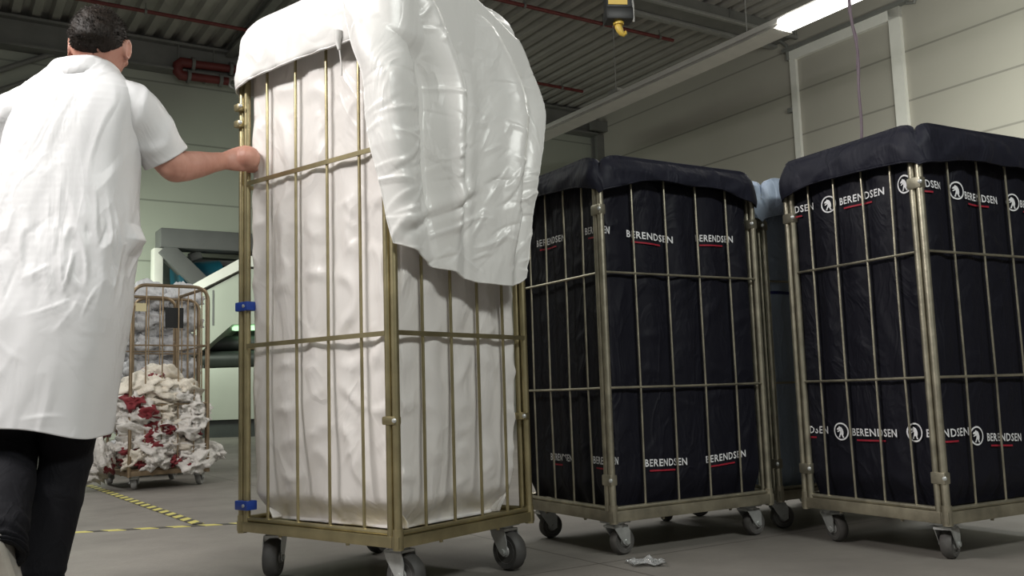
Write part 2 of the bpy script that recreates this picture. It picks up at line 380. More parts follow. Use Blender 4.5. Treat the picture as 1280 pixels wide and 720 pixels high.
# the framed opening of the right wall (panelled door with white trim)
def rbox(mb, t0, t1, o0, o1, z0, z1): return wbox(mb, -o1, -o0, t0, t1, z0, z1)
mb = MB(); rbox(mb, 6.32, 6.46, -.01, .07, 0, 7.12); rbox(mb, 8.56, 8.78, -.01, .08, 0, 7.12); rbox(mb, 6.32, 8.78, -.01, .08, 6.93, 7.12)
struct(mb, 'trim_6', M['trim'], smooth=False)
mb = MB(); rbox(mb, 6.2, 8.95, .02, .14, 7.12, 7.19); mb.tube([B(-.1, 8.95, 7.1), B(-.1, 9.1, 7.05), B(-.1, 9.16, 7.2), B(-.1, 9.16, HT)], .03, 8)
struct(mb, 'trim_7', M['steel'], smooth=False)
mb = MB(); mb.tube([B(-.09, 6.3, 6.95), B(-.09, 6.3, 7.25), B(-.09, 6.1, 7.45), B(-.09, 6.05, HT)], .035, 8); struct(mb, 'trim_8', M['steel'])
for i, z in enumerate((5.95, 4.1)):
    mb = MB(); mb.box(B(-.06, 6.26, z), (.1, .07, .09), WZ); tag(mb.build('wall_bracket', M['steel'], smooth=False), ('small dark bracket on the right wall beside the white strip, the %s of two' % ('upper', 'lower')[i]), 'bracket')
# diagonal bracing of the back wall at the left
mb = MB(); mb.tube([B(-15.9, .1, 5.2), B(-11.7, .1, 7.45)], .05, 8); mb.tube([B(-15.7, .1, 4.95), B(-11.3, .1, 7.3)], .04, 8); struct(mb, 'trim_9', M['steel'])

# ---- things hung from the ceiling
def rod(mb, a, d, z0, z1, r=.012): mb.tube([B(a, d, z0), B(a, d, z1)], r, 6)
bt = empty('batten_lamp', (4.345, 11.408, 5.5), WZ, 'long white fluorescent batten running under the ceiling, its near tube lit', 'lamp')
# local x runs along the batten (away, to the left); y to the left side
mb = MB(); mb.box((2.2, 0, .09), (13.2, .07, .10), ch=.01); mb.box((2.2, .09, .03), (13.2, .05, .02)); mb.build('trunking', M['tray'], bt)
mb = MB()
mb.add([(.95, -.02, .05), (.95, .02, .05), (.95, .19, -.07), (.95, -.19, -.07), (8.7, -.02, .05), (8.7, .02, .05), (8.7, .19, -.07), (8.7, -.19, -.07)], [(0, 1, 2, 3), (7, 6, 5, 4), (0, 4, 5, 1), (1, 5, 6, 2), (3, 7, 4, 0), (2, 6, 7, 3)])
mb.build('unlit_reflector', M['tray'], bt, smooth=False)
mb = MB(); mb.tube([(-4.3, 0, 0), (.9, 0, 0)],   .10, 12, ry=.17, ref=(0, 0, 1)); mb.build('lit_diffuser', M['lamp'], bt)
mb = MB(); mb.box((4.6, .02, .165), (.26, .12, .05)); mb.build('mounting_clip', M['galv'], bt)
for q in (-3.5, 1.6, 4.6, 8.2):
    mb = MB(); mb.tube([(q, 0, .12), (q, 0, HT - 5.5)], .008, 6); mb.build('hanger_rod', M['galv'], bt)
area('batten_light', (4.345 - 1.7 * WV.x, 11.408 - 1.7 * WV.y, 5.40), 5.0, .25, 90, (.98, 1, .94), rz=WZ)

def pipe(name, pts, r, m, label, cat, rods=()):
    root = empty(name, pts[0], 0, label, cat); o = Vector(pts[0])
    mb = MB(); mb.tube([Vector(q) - o for q in pts], r, 10); mb.build('pipe_run', m, root)
    for (q, z1) in rods:
        k = Vector(q) - o; mb = MB(); mb.tube([k, (k.x, k.y, z1 - o.z)], .01, 6); mb.lathe([(r * 1.5, -.02), (r * 1.5, .02)], k, EW, 10); mb.build('hanger', M['steel'], root)
    return root
def P3(x, y, z=0): return Vector((x, y, z))
q0, q1 = P3(3.35, 17.64, 7.45), P3(-1.6, 14.5, 7.45)
pipe('sprinkler_pipe', [q0, q1], .035, M['red'], 'thin dark red sprinkler pipe passing behind the hoist hook', 'pipe', [(q0.lerp(q1, t), 7.7) for t in (.06, .3, .6)])
q0, q1 = P3(1.77, 20.6, 7.45), P3(-3.2, 17.4, 7.45)
pipe('sprinkler_pipe', [q0, q1], .035, M['red'], 'short thin red sprinkler pipe end just right of the white sheet', 'pipe', [(q0.lerp(q1, t), 7.7) for t in (.1, .5)])
q0, q1 = P3(-7.4, 14.75, 7.45), P3(-3.6, 17.2, 7.45)
pipe('sprinkler_pipe', [q0, q1], .035, M['red'], 'dark red sprinkler pipe above and right of the man\'s head', 'pipe', [(q0.lerp(q1, t), 7.7) for t in (.3, .7)])
for k, (y0, lb) in enumerate(((0, 'pale cable tray under the ceiling ending at the lit batten, the nearer of two'), (1.0, 'pale conduit under the ceiling near the top right beam, the farther of two'))):
    root = empty('cable_tray', B(-3.2, 5.93 + .56 * y0, 7.36), math.atan2(EW.y, EW.x), lb, 'cable tray')
    mb = MB(); mb.box((1.5, 0, 0), (4.6, .14 - .06 * k, .06), ch=.01); mb.build('tray_run', M['galv'], root)
    for q in (-.3, 1.4, 3.2):
        mb = MB(); mb.tube([(q, 0, .02), (q, 0, .3)], .01, 6); mb.build('hanger', M['steel'], root)
# red fire main on the back wall
fm = empty('fire_main', B(-10.3, .3, 6.9), math.atan2(EW.y, EW.x), 'red flanged fire pipe loop high on the back wall right of the man', 'pipe')
mb = MB(); mb.tube([(.2, 0, .26), (1.35, 0, .30)], .08, 12); mb.build('upper_run', M['red'], fm)
mb = MB(); mb.tube([(.1, 0, .0), (.9, 0, .02)], .08, 12); mb.build('lower_run', M['red'], fm)
mb = MB(); mb.tube([(.1, 0, 0), (0, 0, .0), (-.06, 0, .06), (-.06, 0, .2), (0, 0, .26), (.2, 0, .26)], .1, 12); mb.build('elbow', M['red'], fm)
for x, z in ((.22, .26), (.95, .285), (.14, 0), (.75, .02)):
    mb = MB(); mb.lathe([(.135, -.03), (.135, .03)], (x, 0, z), (1, 0, 0), 14); mb.build('flange', M['steel'], fm)
mb = MB(); mb.tube([(1.02 + .1 * math.cos(t * PI / 8), 0, .0 + .1 * math.sin(t * PI / 8)) for t in range(16)], .035, 8, closed=True); mb.build('valve_wheel', M['galv'], fm)
mb = MB(); mb.tube([(-.05, 0, .3), (-.05, 0, .6)], .015, 6); mb.tube([(.62, 0, .36), (.62, 0, .6)], .015, 6); mb.tube([(.5, .0, .02), (.5, .3, .02)], .03, 6); mb.build('pipe_support', M['steel'], fm)
mb = MB(); mb.tube([(1.35, 0, .3), (1.55, 0, .3), (1.65, 0, .42), (1.65, 0, .6)], .09, 12); mb.build('riser', M['red'], fm)

# hoist hook block
hz = empty('hoist_block', (.648, 5.0, 2.545), .12, 'black and yellow hoist block with a brass yellow hook hanging at top centre', 'hoist')
mb = MB(); mb.box((0, 0, .150), (.155, .11, .075), ch=.014); mb.box((0, 0, .31), (.145, .10, .26), ch=.01); mb.build('housing', M['black'], hz)
mb = MB(); mb.box((-.012, -.052, .30), (.108, .007, .21)); mb.build('yellow_plate', M['yellow'], hz, smooth=False)
mb = MB(); mb.box((-.012, -.0565, .238), (.05, .004, .007)); mb.build('plate_mark', M['redtag'], hz, smooth=False)
mb = MB(); mb.tube([(.081, -.02, .11), (.083, -.02, .2), (.076, -.02, .30)], .006, 8); mb.build('rim', M['tray'], hz)
mb = MB(); mb.lathe([(.030, 0), (.032, .02), (.026, .03)], (0, 0, .098), n=16)
mb.tube([(0, 0, .11), (-.002, 0, .085), (.005, -.004, .064), (.014, -.006, .046), (.026, -.006, .038), (.036, -.006, .046), (.037, -.006, .06)], [.018, .021, .020, .016, .012, .010, .005], 12); mb.build('hook', M['yellow'], hz)
mb = MB(); mb.tube([(0, 0, .44), (0, 0, 5.0)], .011, 8); mb.build('chain', M['steel'], hz)
# hanging cable
mb = MB(); pts = [(2.56 + .012 * math.sin(z * 5) + .008 * math.sin(z * 11), 6.5, z) for z in [1.3 + .1 * i for i in range(63)]]
mb.tube(pts, .011, 8); mb.tube([(x + .012 * math.cos(z * 14), y + .012 * math.sin(z * 14), z) for x, y, z in pts if z > 2.7], .006, 6)
tag(mb.build('hanging_cable', M['cablep']), 'thin mauve cable hanging down in front of the right wall', 'cable')

# ------------------------------------------------------------------ machines at the back wall
mz = empty('ironing_machine', (-5.85, 16.0, 0), .06, 'cream machine housing with a sloping hood beyond the laundry cages', 'machine')
mb = MB(); mb.prism([(.0, 2.05), (.0, 2.30), (1.2, 2.92), (3.6, 2.92), (3.6, 1.95), (.95, 1.95), (.45, 1.52), (0, 1.45)], 0, .8); mb.build('hood', M['mach'], mz, smooth=False)
mb = MB(); mb.prism([(-.12, 2.30), (-.12, 2.44), (1.18, 3.14), (3.7, 3.14), (3.7, 2.95), (1.2, 2.95)], -.08, .85); mb.build('hood_cap', M['tray'], mz, smooth=False)
for x in (.62, 1.5):
    mb = MB(); mb.box((x, -.006, 2.25), (.025, .01, .62)); mb.build('panel_seam', M['lintel'], mz, smooth=False)
mb = MB(); mb.box((1.9, .4, .75), (3.1, .8, .90), ch=.02); mb.build('cabinet', M['mach'], mz)
mb = MB(); mb.box((1.9, .45, .15), (3.0, .7, .3)); mb.build('plinth', M['machdark'], mz, smooth=False)
mb = MB(); mb.box((1.9, .75, 1.6), (3.1, .08, .8)); mb.box((.38, .45, 1.35), (.10, .6, .3)); mb.build('bay_back', M['machdark'], mz, smooth=False)
for z, y in ((1.36, .25), (1.64, .45)):
    mb = MB(); mb.tube([(.4, y, z), (3.4, y, z)], .14, 16); mb.build('roller', M['machdark'], mz)
mb = MB(); mb.box((1.9, .3, 1.9), (2.0, .22, .07)); mb.build('work_light', M['glow'], mz, smooth=False)
cv = empty('sorting_conveyor', B(HA0 + .0, .5, 0), math.atan2(EW.y, EW.x), 'grey conveyor frame with a diagonal chute and teal drum in the wall hatch', 'conveyor')
mb = MB(); mb.box((1.9, -.2, 3.60), (3.9, .5, .36), ch=.03); mb.build('top_beam', M['lintel'], cv)
mb = MB(); mb.box((-.06, -.2, 1.75), (.16, .3, 3.34), ch=.02); mb.build('upright', M['tray'], cv)
mb = MB(); mb.box((3.72, -.2, 1.75), (.16, .3, 3.34), ch=.02); mb.build('upright', M['tray'], cv)
mb = MB(); mb.box((.48, -.28, 3.0), (1.25, .3, .30), mtx=Matrix.Rotation(R(44), 3, 'Y'), ch=.02); mb.build('chute', M['lintel'], cv)
mb = MB(); mb.tube([(.35, .1, 2.85), (1.15, .1, 2.95)], .36, 24); mb.tube([(.33, .1, 2.85), (.40, .1, 2.86)], .4, 24); mb.build('drum', M['teal'], cv)
mb = MB(); mb.box((1.9, .62, 2.3), (3.7, .05, 2.4)); mb.build('hatch_shade', M['machdark'], cv, smooth=False)  # dark sheet: the shade inside the hatch opening put into its colour
mb = MB(); mb.box((.95, .28, 3.28), (1.4, .12, .1)); mb.tube([(1.2, 0, 2.9), (1.9, 0, 3.25)], .06, 8); mb.tube([(.55, -.05, 3.3), (.75, -.05, 3.38)], .09, 8); mb.build('guide_rail', M['lintel'], cv)

# ------------------------------------------------------------------ floor tape, film
def tape(p, q, w, label):
    p = Vector(p); q = Vector(q); d = q - p; root = MB()
    root.box((d.length / 2, 0, .001), (d.length, w, .002)); o = root.build('floor_tape', M['tape'], smooth=False)
    o.location = p; o.rotation_euler = (0, 0, math.atan2(d.y, d.x)); tag(o, label, 'tape')
tape((-2.95, 4.40, 0), (-.30, 4.885, 0), .05, 'yellow and black hazard tape running left to right behind the man')
tape((-1.60, 4.70, .0022), (-3.3, 7.2, .0022), .055, 'yellow and black hazard tape slanting from the cage of laundry to the cross line')
mb = MB(); n = 16; rows = []
for i in range(n):
    r_ = []
    for j in range(n):
        u, v = i / (n - 1) - .5, j / (n - 1) - .5
        rr = 1 - min(1, 2 * math.hypot(u, v)) * .6
        h = .003 + .032 * max(0, nz((u * 5, v * 5, 3)) + .35) * rr + .008 * abs(nz((u * 14, v * 14, 8)))
        r_.append(Vector((u * .11 + .02 * nz((v * 6, 1, u)), v * .10 + .02 * nz((u * 6, 2, v)), h)))
    rows.append(r_)
mb.grid(rows); o = mb.build('plastic_film', M['film'], angle=80); o.location = (.43, 3.26, .002); tag(o, 'crumpled scrap of clear plastic film on the floor before the dark cages', 'litter')
solidify(o, .0008)

# ------------------------------------------------------------------ roll cages
EI = .013
def caster(parent, x, y, zt, rw, ang, tyre):
    """swivel caster: forked housing > tyre, hub; zt = underside of the base"""
    ca, sa = math.cos(ang), math.sin(ang)
    ax = Vector((-sa, ca, 0)); fd = Vector((ca, sa, 0)); off = fd * .028
    hub = Vector((x, y, rw)) + off; top = Vector((x, y, zt)); mb = MB()
    mb.box((x, y, zt - .004), (.085, .075, .008), ang, ch=.002)
    mb.lathe([(.030, -.016), (.034, -.006), (.030, 0)], (x, y, zt - .007), n=18)
    hw = .37 * rw + .005 if rw > .06 else .026
    for s in (-1, 1):
        ins = [(-.032, zt - .018), (.036, zt - .018), (.046, rw + .035), (.044, rw - .008), (.028, rw - .016), (.012, rw - .006), (-.026, rw + .05)]
        vs = []
        for k in (0, 1):
            for u, z in ins: vs.append(Vector((x, y, 0)) + fd * u + ax * (s * (hw + .0035 * k)) + Vector((0, 0, z)))
        m_ = len(ins); fs = [list(range(m_)), list(range(2 * m_ - 1, m_ - 1, -1))] + [(i, m_ + i, m_ + (i + 1) % m_, (i + 1) % m_) for i in range(m_)]
        mb.add(vs, fs); mb.lathe([(.009, -.004), (.009, .004)], hub + ax * (s * (hw + .005)), ax, 10)
    b = [Vector((x, y, 0)) + fd * u + ax * v + Vector((0, 0, z)) for z in (zt - .024, zt - .016) for v in (-hw - .0035, hw + .0035) for u in (-.032, .036)]
    mb.add(b, [(0, 2, 3, 1), (4, 5, 7, 6), (0, 1, 5, 4), (2, 6, 7, 3), (0, 4, 6, 2), (1, 3, 7, 5)])
    c = mb.build('caster', M['fork'], parent, angle=30)
    w = .37 * rw if rw > .06 else .019; rr = rw
    mb = MB(); mb.lathe([(rr * .62, -w * .9), (rr * .86, -w), (rr * .97, -w * .6), (rr, 0), (rr * .97, w * .6), (rr * .86, w), (rr * .62, w * .9)], hub, ax, 32); mb.build('tyre', tyre, c)
    mb = MB(); mb.lathe([(.010, -w * 1.15), (.018, -w * 1.1), (.022, -w * .7), (rr * .5, -w * .6), (rr * .62, -w * .92), (rr * .62, w * .92), (rr * .5, w * .6), (.022, w * .7), (.018, w * 1.1), (.010, w * 1.15)], hub, ax, 24); mb.build('wheel_hub', M['hub'], c)


def cage(label, loc, ang, Lx, Ly, p, group):
    """local frame: near corner at the origin, x along the face on the photo's right, y along the face on its left"""
    root = empty('roll_cage', (loc[0], loc[1], 0), ang, label, 'roll cage', group)
    b, bt_, zt, met = p['b'], p['bt'], p['zt'], p['metal']; rp = p.get('rp', .0125)
    mb = MB(); w = .03
    for (x0, x1, y0, y1) in ((0, Lx, 0, w), (0, Lx, Ly - w, Ly), (0, w, w, Ly - w), (Lx - w, Lx, w, Ly - w)):
        mb.box(((x0 + x1) / 2, (y0 + y1) / 2, (b + bt_) / 2), (x1 - x0, y1 - y0, bt_ - b), ch=.003)
    for q in (.33, .67): mb.box((Lx * q, Ly / 2, b + .01), (.03, Ly - .06, .02))
    for (cx, cy) in ((0, 0), (Lx, 0), (0, Ly), (Lx, Ly)):
        sx, sy = (1 if cx == 0 else -1), (1 if cy == 0 else -1)
        mb.tube([(cx + sx * .014, cy + sy * .014, b - .006), (cx + sx * .014, cy + sy * .014, bt_ + .02)], .0165, 14)
    for q in (.3, .72):
        mb.tube([(Lx * q, .015, b - .008), (Lx * q, .015, b + .004)], .006, 8); mb.tube([(.015, Ly * q, b - .008), (.015, Ly * q, b + .004)], .006, 8)
    base = mb.build('base_frame', p['base'], root, angle=30)
    mb = MB(); mb.box((Lx / 2, Ly / 2, bt_ - .008), (Lx - .05, Ly - .05, .008)); mb.build('deck', p['base'], base, smooth=False)
    # four panels: (origin, direction, length, first-post inset)
    pan = (((0, EI), (1, 0), Lx, EI), ((EI, 0), (0, 1), Ly, EI + .029), ((0, Ly - EI), (1, 0), Lx, EI), ((Lx - EI, 0), (0, 1), Ly, EI + .029))
    rtop = p['rtop']
    for k, ((ox, oy), (dx, dy), L, ins) in enumerate(pan):
        if k in p.get('skip', ()): continue
        at = lambda u, z: Vector((ox + dx * u, oy + dy * u, z))
        u0, u1 = ins, L - ins; mb = MB()
        arc = [(u0 + rtop * (1 - math.cos(t)), zt - rtop * (1 - math.sin(t))) for t in [PI / 2 * i / 6 for i in range(7)]]
        path = [at(u0, bt_ - .012)] + [at(u, z) for u, z in arc] + [at(u0 + u1 - u, z) for u, z in reversed(arc)] + [at(u1, bt_ - .012)]
        mb.tube(path, rp, 12); mb.tube([at(u0, bt_ + .008), at(u1, bt_ + .008)], .008, 8)
        pn = mb.build('side_panel', met, root)
        nb = p['bars']; out = Vector((dy, -dx, 0)) * (1 if k in (0, 3) else -1) if k != 1 else Vector((-1, 0, 0))
        if k == 2: out = Vector((0, 1, 0))
        if k == 0: out = Vector((0, -1, 0))
        if k == 3: out = Vector((1, 0, 0))
        for i in range(nb):
            u = L * (i + 1) / (nb + 1); bow = p['bow'] * math.sin(3.1 * i + k)
            zz = zt - (0 if rtop < u < L - rtop else .02)
            mb = MB(); mb.tube([at(u, bt_ + .006), at(u + bow * .7, (bt_ + zt) * .36) + out * p['bow'] * .6, at(u + bow, (bt_ + zt) * .6) + out * p['bow'] * .4, at(u, zz)], p['rw'], 8); mb.build('upright_wire', met, pn)
        for z in p['rails']:
            mb = MB()
            if p['flat']: mb.box((*(at((u0 + u1) / 2, z) + out * .008)[:2], z), ((u1 - u0) if dx else .005, (u1 - u0) if dy else .005, .015))
            else: mb.tube([at(u0, z) + out * .003, at((u0 + u1) / 2, z - .001) + out * .006, at(u1, z) + out * .003], p['rw'] * 1.15, 8)
            mb.build('cross_rail', met, pn)
    for (x, y, z, dx, dy, kind) in p['clamps']:
        mb = MB()
        if kind == 'blue':
            mb.box((x, y, z), (.044, .07, .032), ch=.004); o = mb.build('locking_clip', M['blue'], root); o['label'] = 'blue plastic clip'
            mb = MB(); mb.lathe([(.006, 0), (.006, .006), (.003, .008)], (x - .02, y - .018, z), (-1, 0, 0), 10); mb.build('clip_rivet', M['fork'], o)
        else:
            mb.box((x, y, z), (.031, .031 + .024 * abs(dy), p.get('ch', .04)), ch=.006); o = mb.build('corner_clamp', met, root)
            mb = MB(); mb.lathe([(.007, 0), (.007, .006), (.003, .008)], (x - .014, y - .026, z), (-1, -1, 0), 10); mb.build('clamp_bolt', M['fork'], o)
    for (x, y, a) in p['casters']: caster(root, x, y, b, p['rwheel'], a, p['tyre'])
    return root


PW = dict(ch=.026, b=.156, bt=.190, zt=1.925, rtop=.12, bars=4, rw=.0052, rails=(.794, 1.376), flat=True, metal=M['gold'], base=M['gold'], bow=.002, rwheel=.066, tyre=M['tyre'],
          clamps=((EI, .7975 - .035, .245, 0, 1, 'blue'), (EI, .7975 - .035, .935, 0, 1, 'blue'), (EI, .034, .53, 0, 1, 'c'), (.66 - .03, EI + .012, .52, 0, 1, 'c'), (-.004, .7975 - .02, 1.66, 0, 0, 'c'), (-.002, .7975 - .016, 1.60, 0, 0, 'c')),
          casters=((.08, .08, -1.5), (.57, .07, -1.68), (.09, .70, -2.47), (.57, .72, .3)))
PD = dict(b=.125, bt=.165, zt=1.45, rtop=.085, bars=4, rw=.0042, rails=(.6085, 1.038), flat=False, metal=M['old'], base=M['oldbase'], bow=.006, rwheel=.050, tyre=M['tyre2'],
          clamps=((EI, EI + .015, 1.275, 0, 1, 'c'), (EI, EI + .015, .275, 0, 1, 'c'), (EI, .648 - EI - .015, 1.26, 0, 1, 'c'), (EI, .648 - EI - .015, .275, 0, 1, 'c'), (.81 - EI, EI + .015, 1.27, 0, 1, 'c')),
          casters=((.07, .07, .6), (.72, .07, .2), (.07, .58, .75), (.74, .58, 1.2)))
WL, WA = (-.357, 2.771), .8985
D1L, D1A = (.336, 3.387), .5393
D2L, D2A = (1.407, 3.097), .4938
BL, BA = (1.075, 3.872), .4938
cage('gold zinc roll cage with white bag that the man is pushing', WL, WA, .6598, .7975, PW, None)
PD1 = dict(PD); PD1['casters'] = ((.05, .055, .05), (.72, .06, .0), (.07, .57, -.1), (.74, .58, 1.2))
cage('worn roll cage holding a navy bag, just right of the white one', D1L, D1A, .8105, .6484, PD1, 'roll cages with fabric bags')
PD2 = dict(PD); PD2['casters'] = ((.06, .06, .3), (.72, .07, .2), (.075, .57, -1.76), (.74, .58, 1.2))
cage('worn roll cage holding a navy bag at the right edge of the photo', D2L, D2A, .8105, .6484, PD2, 'roll cages with fabric bags')
PB = dict(PD); PB['casters'] = ((.055, .09, -.4), (.72, .07, .2), (.075, .57, 2.2), (.74, .58, 1.2))
cage('worn roll cage with a pale blue bag behind the two dark ones', BL, BA, .8105, .6484, PB, 'roll cages with fabric bags')

# ------------------------------------------------------------------ bag liners
def walker(Lx, Ly, ins, rc):
    """perimeter walk; s = x on the right-hand face, s = -y on the left-hand face, any s allowed. returns point on the inset rounded rectangle and outward normal"""
    Pm = 2 * (Lx + Ly)
    corners = [(0, 0), (Lx, 0), (Lx, Ly), (0, Ly)]
    dirs = [(1, 0), (0, 1), (-1, 0), (0, -1)]; Ls = [Lx, Ly, Lx, Ly]
    def at(s):
        s = s % Pm
        for k in range(4):
            if s <= Ls[k] or k == 3: break
            s -= Ls[k]
        L = Ls[k]; cx, cy = corners[k]; d = Vector((*dirs[k], 0)); nrm = Vector((d.y, -d.x, 0)); o = Vector((cx, cy, 0)); inn = -nrm
        if s < rc or s > L - rc:
            e = (rc - s) / rc if s < rc else (s - (L - rc)) / rc
            a = e * PI / 4; sg = -1 if s < rc else 1
            cen = o + d * (rc if s < rc else L - rc) + inn * rc
            nn = (nrm * math.cos(a) + d * (sg * math.sin(a))); return cen + nn * (rc - ins), nn, k, s, L
        return o + d * s + inn * ins, nrm, k, s, L
    return at, Pm


def liner_surface(Lx, Ly, q):
    at, Pm = walker(Lx, Ly, q['ins'], q['rc'])
    sd = q['seed']
    CL = Creases(q['cr'], -Ly - .2, Lx + .2, q['z0'], q['z1'], ((18, 14), (70, 12), (-30, 14)), sd, (.05, .16), (.003, .006), (.005, .009)) if q.get('cr') else None
    def f(s, z, extra=0.0):
        p, nrm, k, u, L = at(s)
        fr = (u / L * 5) % 1.0; pil = math.sin(PI * fr) ** 2 if q['rc'] * .6 < u < L - q['rc'] * .6 else 0
        e = sm(q['z0'], q['z0'] + .10, z)                        # rounds in at the bottom
        hz_ = (z - q['z0']) / (q['z1'] - q['z0'])
        g = .6 + .8 * nz((s * 3.1, z * 1.3, sd)) - .25 * math.exp(-((z - q['rail'][0]) / .05) ** 2)
        d = q['bulge'] * pil * g
        d += pil ** .5 * (q['wr'] * (ridge((s * 2.2 + z * 1.1, z * 2.6 - s, sd + 5), 2.2) - .6) + q['wr'] * .8 * nz((s * 9, z * 3.5, sd + 9)))
        if CL: d += pil ** .5 * CL(s if s < Lx + .2 else s - Pm, z)
        if q.get('slump'):
            lo = sm(.62, .20, z); d -= lo * q['slump'] * (1 + .8 * nz((s * 4, z * 4, sd + 2))) + q['slump'] * .35 * max(0, nz((s * 2.5, z * 2.0, sd + 30)))
        d -= (1 - e) * q['foot']
        d = min(d, q['max'])
        if pil < .35: d = min(d, .003)
        return p + nrm * (d + extra) + Vector((0, 0, z)), nrm
    return f, Pm


def text_mesh(body):
    cu = bpy.data.curves.new('t', 'FONT'); cu.body = body; cu.size = 1; cu.offset = .018; cu.resolution_u = 2; cu.space_character = 1.12
    o = bpy.data.objects.new('t', cu); C.objects.link(o); bpy.context.view_layer.update()
    me = bpy.data.meshes.new_from_object(o.evaluated_get(bpy.context.evaluated_depsgraph_get()))
    vs = [v.co.copy() for v in me.vertices]; fs = [list(p.vertices) for p in me.polygons]
    bpy.data.objects.remove(o); bpy.data.curves.remove(cu); bpy.data.meshes.remove(me)
    x0 = min(v.x for v in vs); x1 = max(v.x for v in vs); y0 = min(v.y for v in vs); y1 = max(v.y for v in vs)
    return [((v.x - x0) / (x1 - x0) - .5, (v.y - y0) / (y1 - y0) - .5) for v in vs], fs
TXT = text_mesh('BERENDSEN')
BEAR = [(-.62, .22), (-.50, .42), (-.30, .50), (-.22, .66), (-.08, .58), (.12, .50), (.26, .28), (.34, .02), (.34, -.26), (.26, -.48), (.40, -.74), (.20, -.78), (.08, -.50), (-.02, -.34), (-.14, -.52), (-.20, -.74), (-.42, -.70), (-.30, -.50), (-.18, -.20), (-.12, .04), (-.34, -.02), (-.50, -.10), (-.56, .0), (-.36, .12), (-.24, .20), (-.42, .18)]


def put_text(f, root, s, z, w, h=.027, tilt=0.0, red=True):
    mb = MB(); mb.add([f(s + u * w, z + v * h + u * w * tilt, .0058)[0] for u, v in TXT[0]], TXT[1])
    mb.build('printed_name', M['print'], root, smooth=False, fix=False)
    if red:
        mb = MB(); n = 14
        rows = [[f(s + w * (-.40 + .62 * i / n), z - h * (.92 + .22 * j) + w * tilt * (-.4 + .62 * i / n), .0058)[0] for i in range(n + 1)] for j in (1, 0)]
        mb.grid(rows); mb.build('red_underline', M['printred'], root, smooth=False, fix=False)
def put_bear(f, root, s, z, r=.033):
    mb = MB(); n = 36
    rows = [[f(s + r * k * math.cos(2 * PI * i / n), z + r * k * math.sin(2 * PI * i / n), .0055)[0] for i in range(n)] for k in (.83, 1)]
    mb.grid(rows, wrap=True)
    bm = bmesh.new(); vs = [bm.verts.new((x, y, 0)) for x, y in BEAR]; fc = bm.faces.new(vs); bmesh.ops.triangulate(bm, faces=[fc]); bm.verts.index_update()
    mb.add([f(s + r * .92 * v.co.x, z + r * .92 * v.co.y, .0055)[0] for v in bm.verts], [[v.index for v in t.verts] for t in bm.faces]); bm.free()
    mb.build('printed_emblem', M['print'], root, smooth=False, fix=False)


def liner(label, cat, loc, ang, Lx, Ly, q, mbody, mcuff, group=None):
    root = empty('bag_liner', (loc[0], loc[1], q['z0']), ang, label, cat, group)
    f, Pm = liner_surface(Lx, Ly, q); z0 = q['z0']; dn = Vector((0, 0, -z0))
    nu, nv = 380, 170; mb = MB(); rows = []
    at, _ = walker(Lx, Ly, .10, .13)
    rows.append([Vector((Lx / 2, Ly / 2, 0)) + (at(Pm * i / nu)[0] - Vector((Lx / 2, Ly / 2, 0))) * .05 for i in range(nu)])
    rows.append([at(Pm * i / nu)[0] + Vector((0, 0, .002)) for i in range(nu)])
    for j in range(nv + 1):
        t = j / nv; z = z0 + .006 + (q['z1'] - z0 - .006) * (t if j > 6 else t * (.5 + .5 * j / 6))
        rows.append([f(Pm * i / nu, z)[0] + dn for i in range(nu)])
    mb.grid(rows, wrap=True); mb.build('bag_body', mbody, root, angle=180)
    # turned-over cuff: over the tops of the panels and down the outside
    c = q['cuff']; nu = 260; atc, _ = walker(Lx, Ly, EI, .035); rows = [[] for _ in range(22)]
    for i in range(nu):
        s = Pm * i / nu; p, nrm, k, u, L = atc(s); e = min(u, L - u)
        rr = c['r']; fall = c['fall'] * (1 - math.sqrt(max(0, 1 - (max(0, rr - e) / rr) ** 2)))
        sag = c['sag'] * math.sin(PI * u / L) ** 2 * nz((s * 2, 3, q['seed'])) * 2
        zt = q['ztop'] - fall - abs(sag); drop = c['drop'] + (c['end'] - c['drop']) * (1 - sm(0, .22, e)) + c['hw'] * nz((s * 5, 7, q['seed']))
        drop -= fall * c.get('follow', .6)
        pinch = sm(0, .05, e)
        for j in range(22):
            if j < 5: t = j / 5; o = -.055 + .03 * t; z = zt - .13 * (1 - t)
            elif j < 11: t = (j - 5) / 6; o = -.025 + .05 * t; z = zt + .018 * math.sin(PI * t)
            else: t = (j - 11) / 10; o = .025 + c['flare'] * t + .010 * math.sin(PI * t); z = zt - drop * t
            if j >= 8:
                w = (.35 + .65 * min(1, (j - 8) / 6)); g = s * 4 + (z - zt) * 6 * (1 if e == u else -1)
                o += w * (c['wr'] * nz((g * 2, z * 4, q['seed'] + 3)) + c['wr'] * (ridge((s * 3.2 + z * 3, z * 7 - s * 2.5, q['seed'] + 4), 1.6) - .6))
                o = max(o, .016 if e > .05 else .012); o -= .010 * (1 - pinch)
            rows[j].append(p + nrm * o + Vector((0, 0, z)) + dn)
    mb = MB(); mb.grid(rows, wrap=True); cf = mb.build('turned_over_cuff', mcuff, root, angle=180); solidify(cf, .003, 0)
    mb = MB(); hem = [rows[-1][i] + Vector((0, 0, .004)) for i in range(nu)]; mb.tube(hem, .0035, 6, closed=True); mb.build('hem', mcuff, cf)
    f2 = lambda s, z, e=0: (f(s, z, e)[0] + dn, None)
    return root, f2


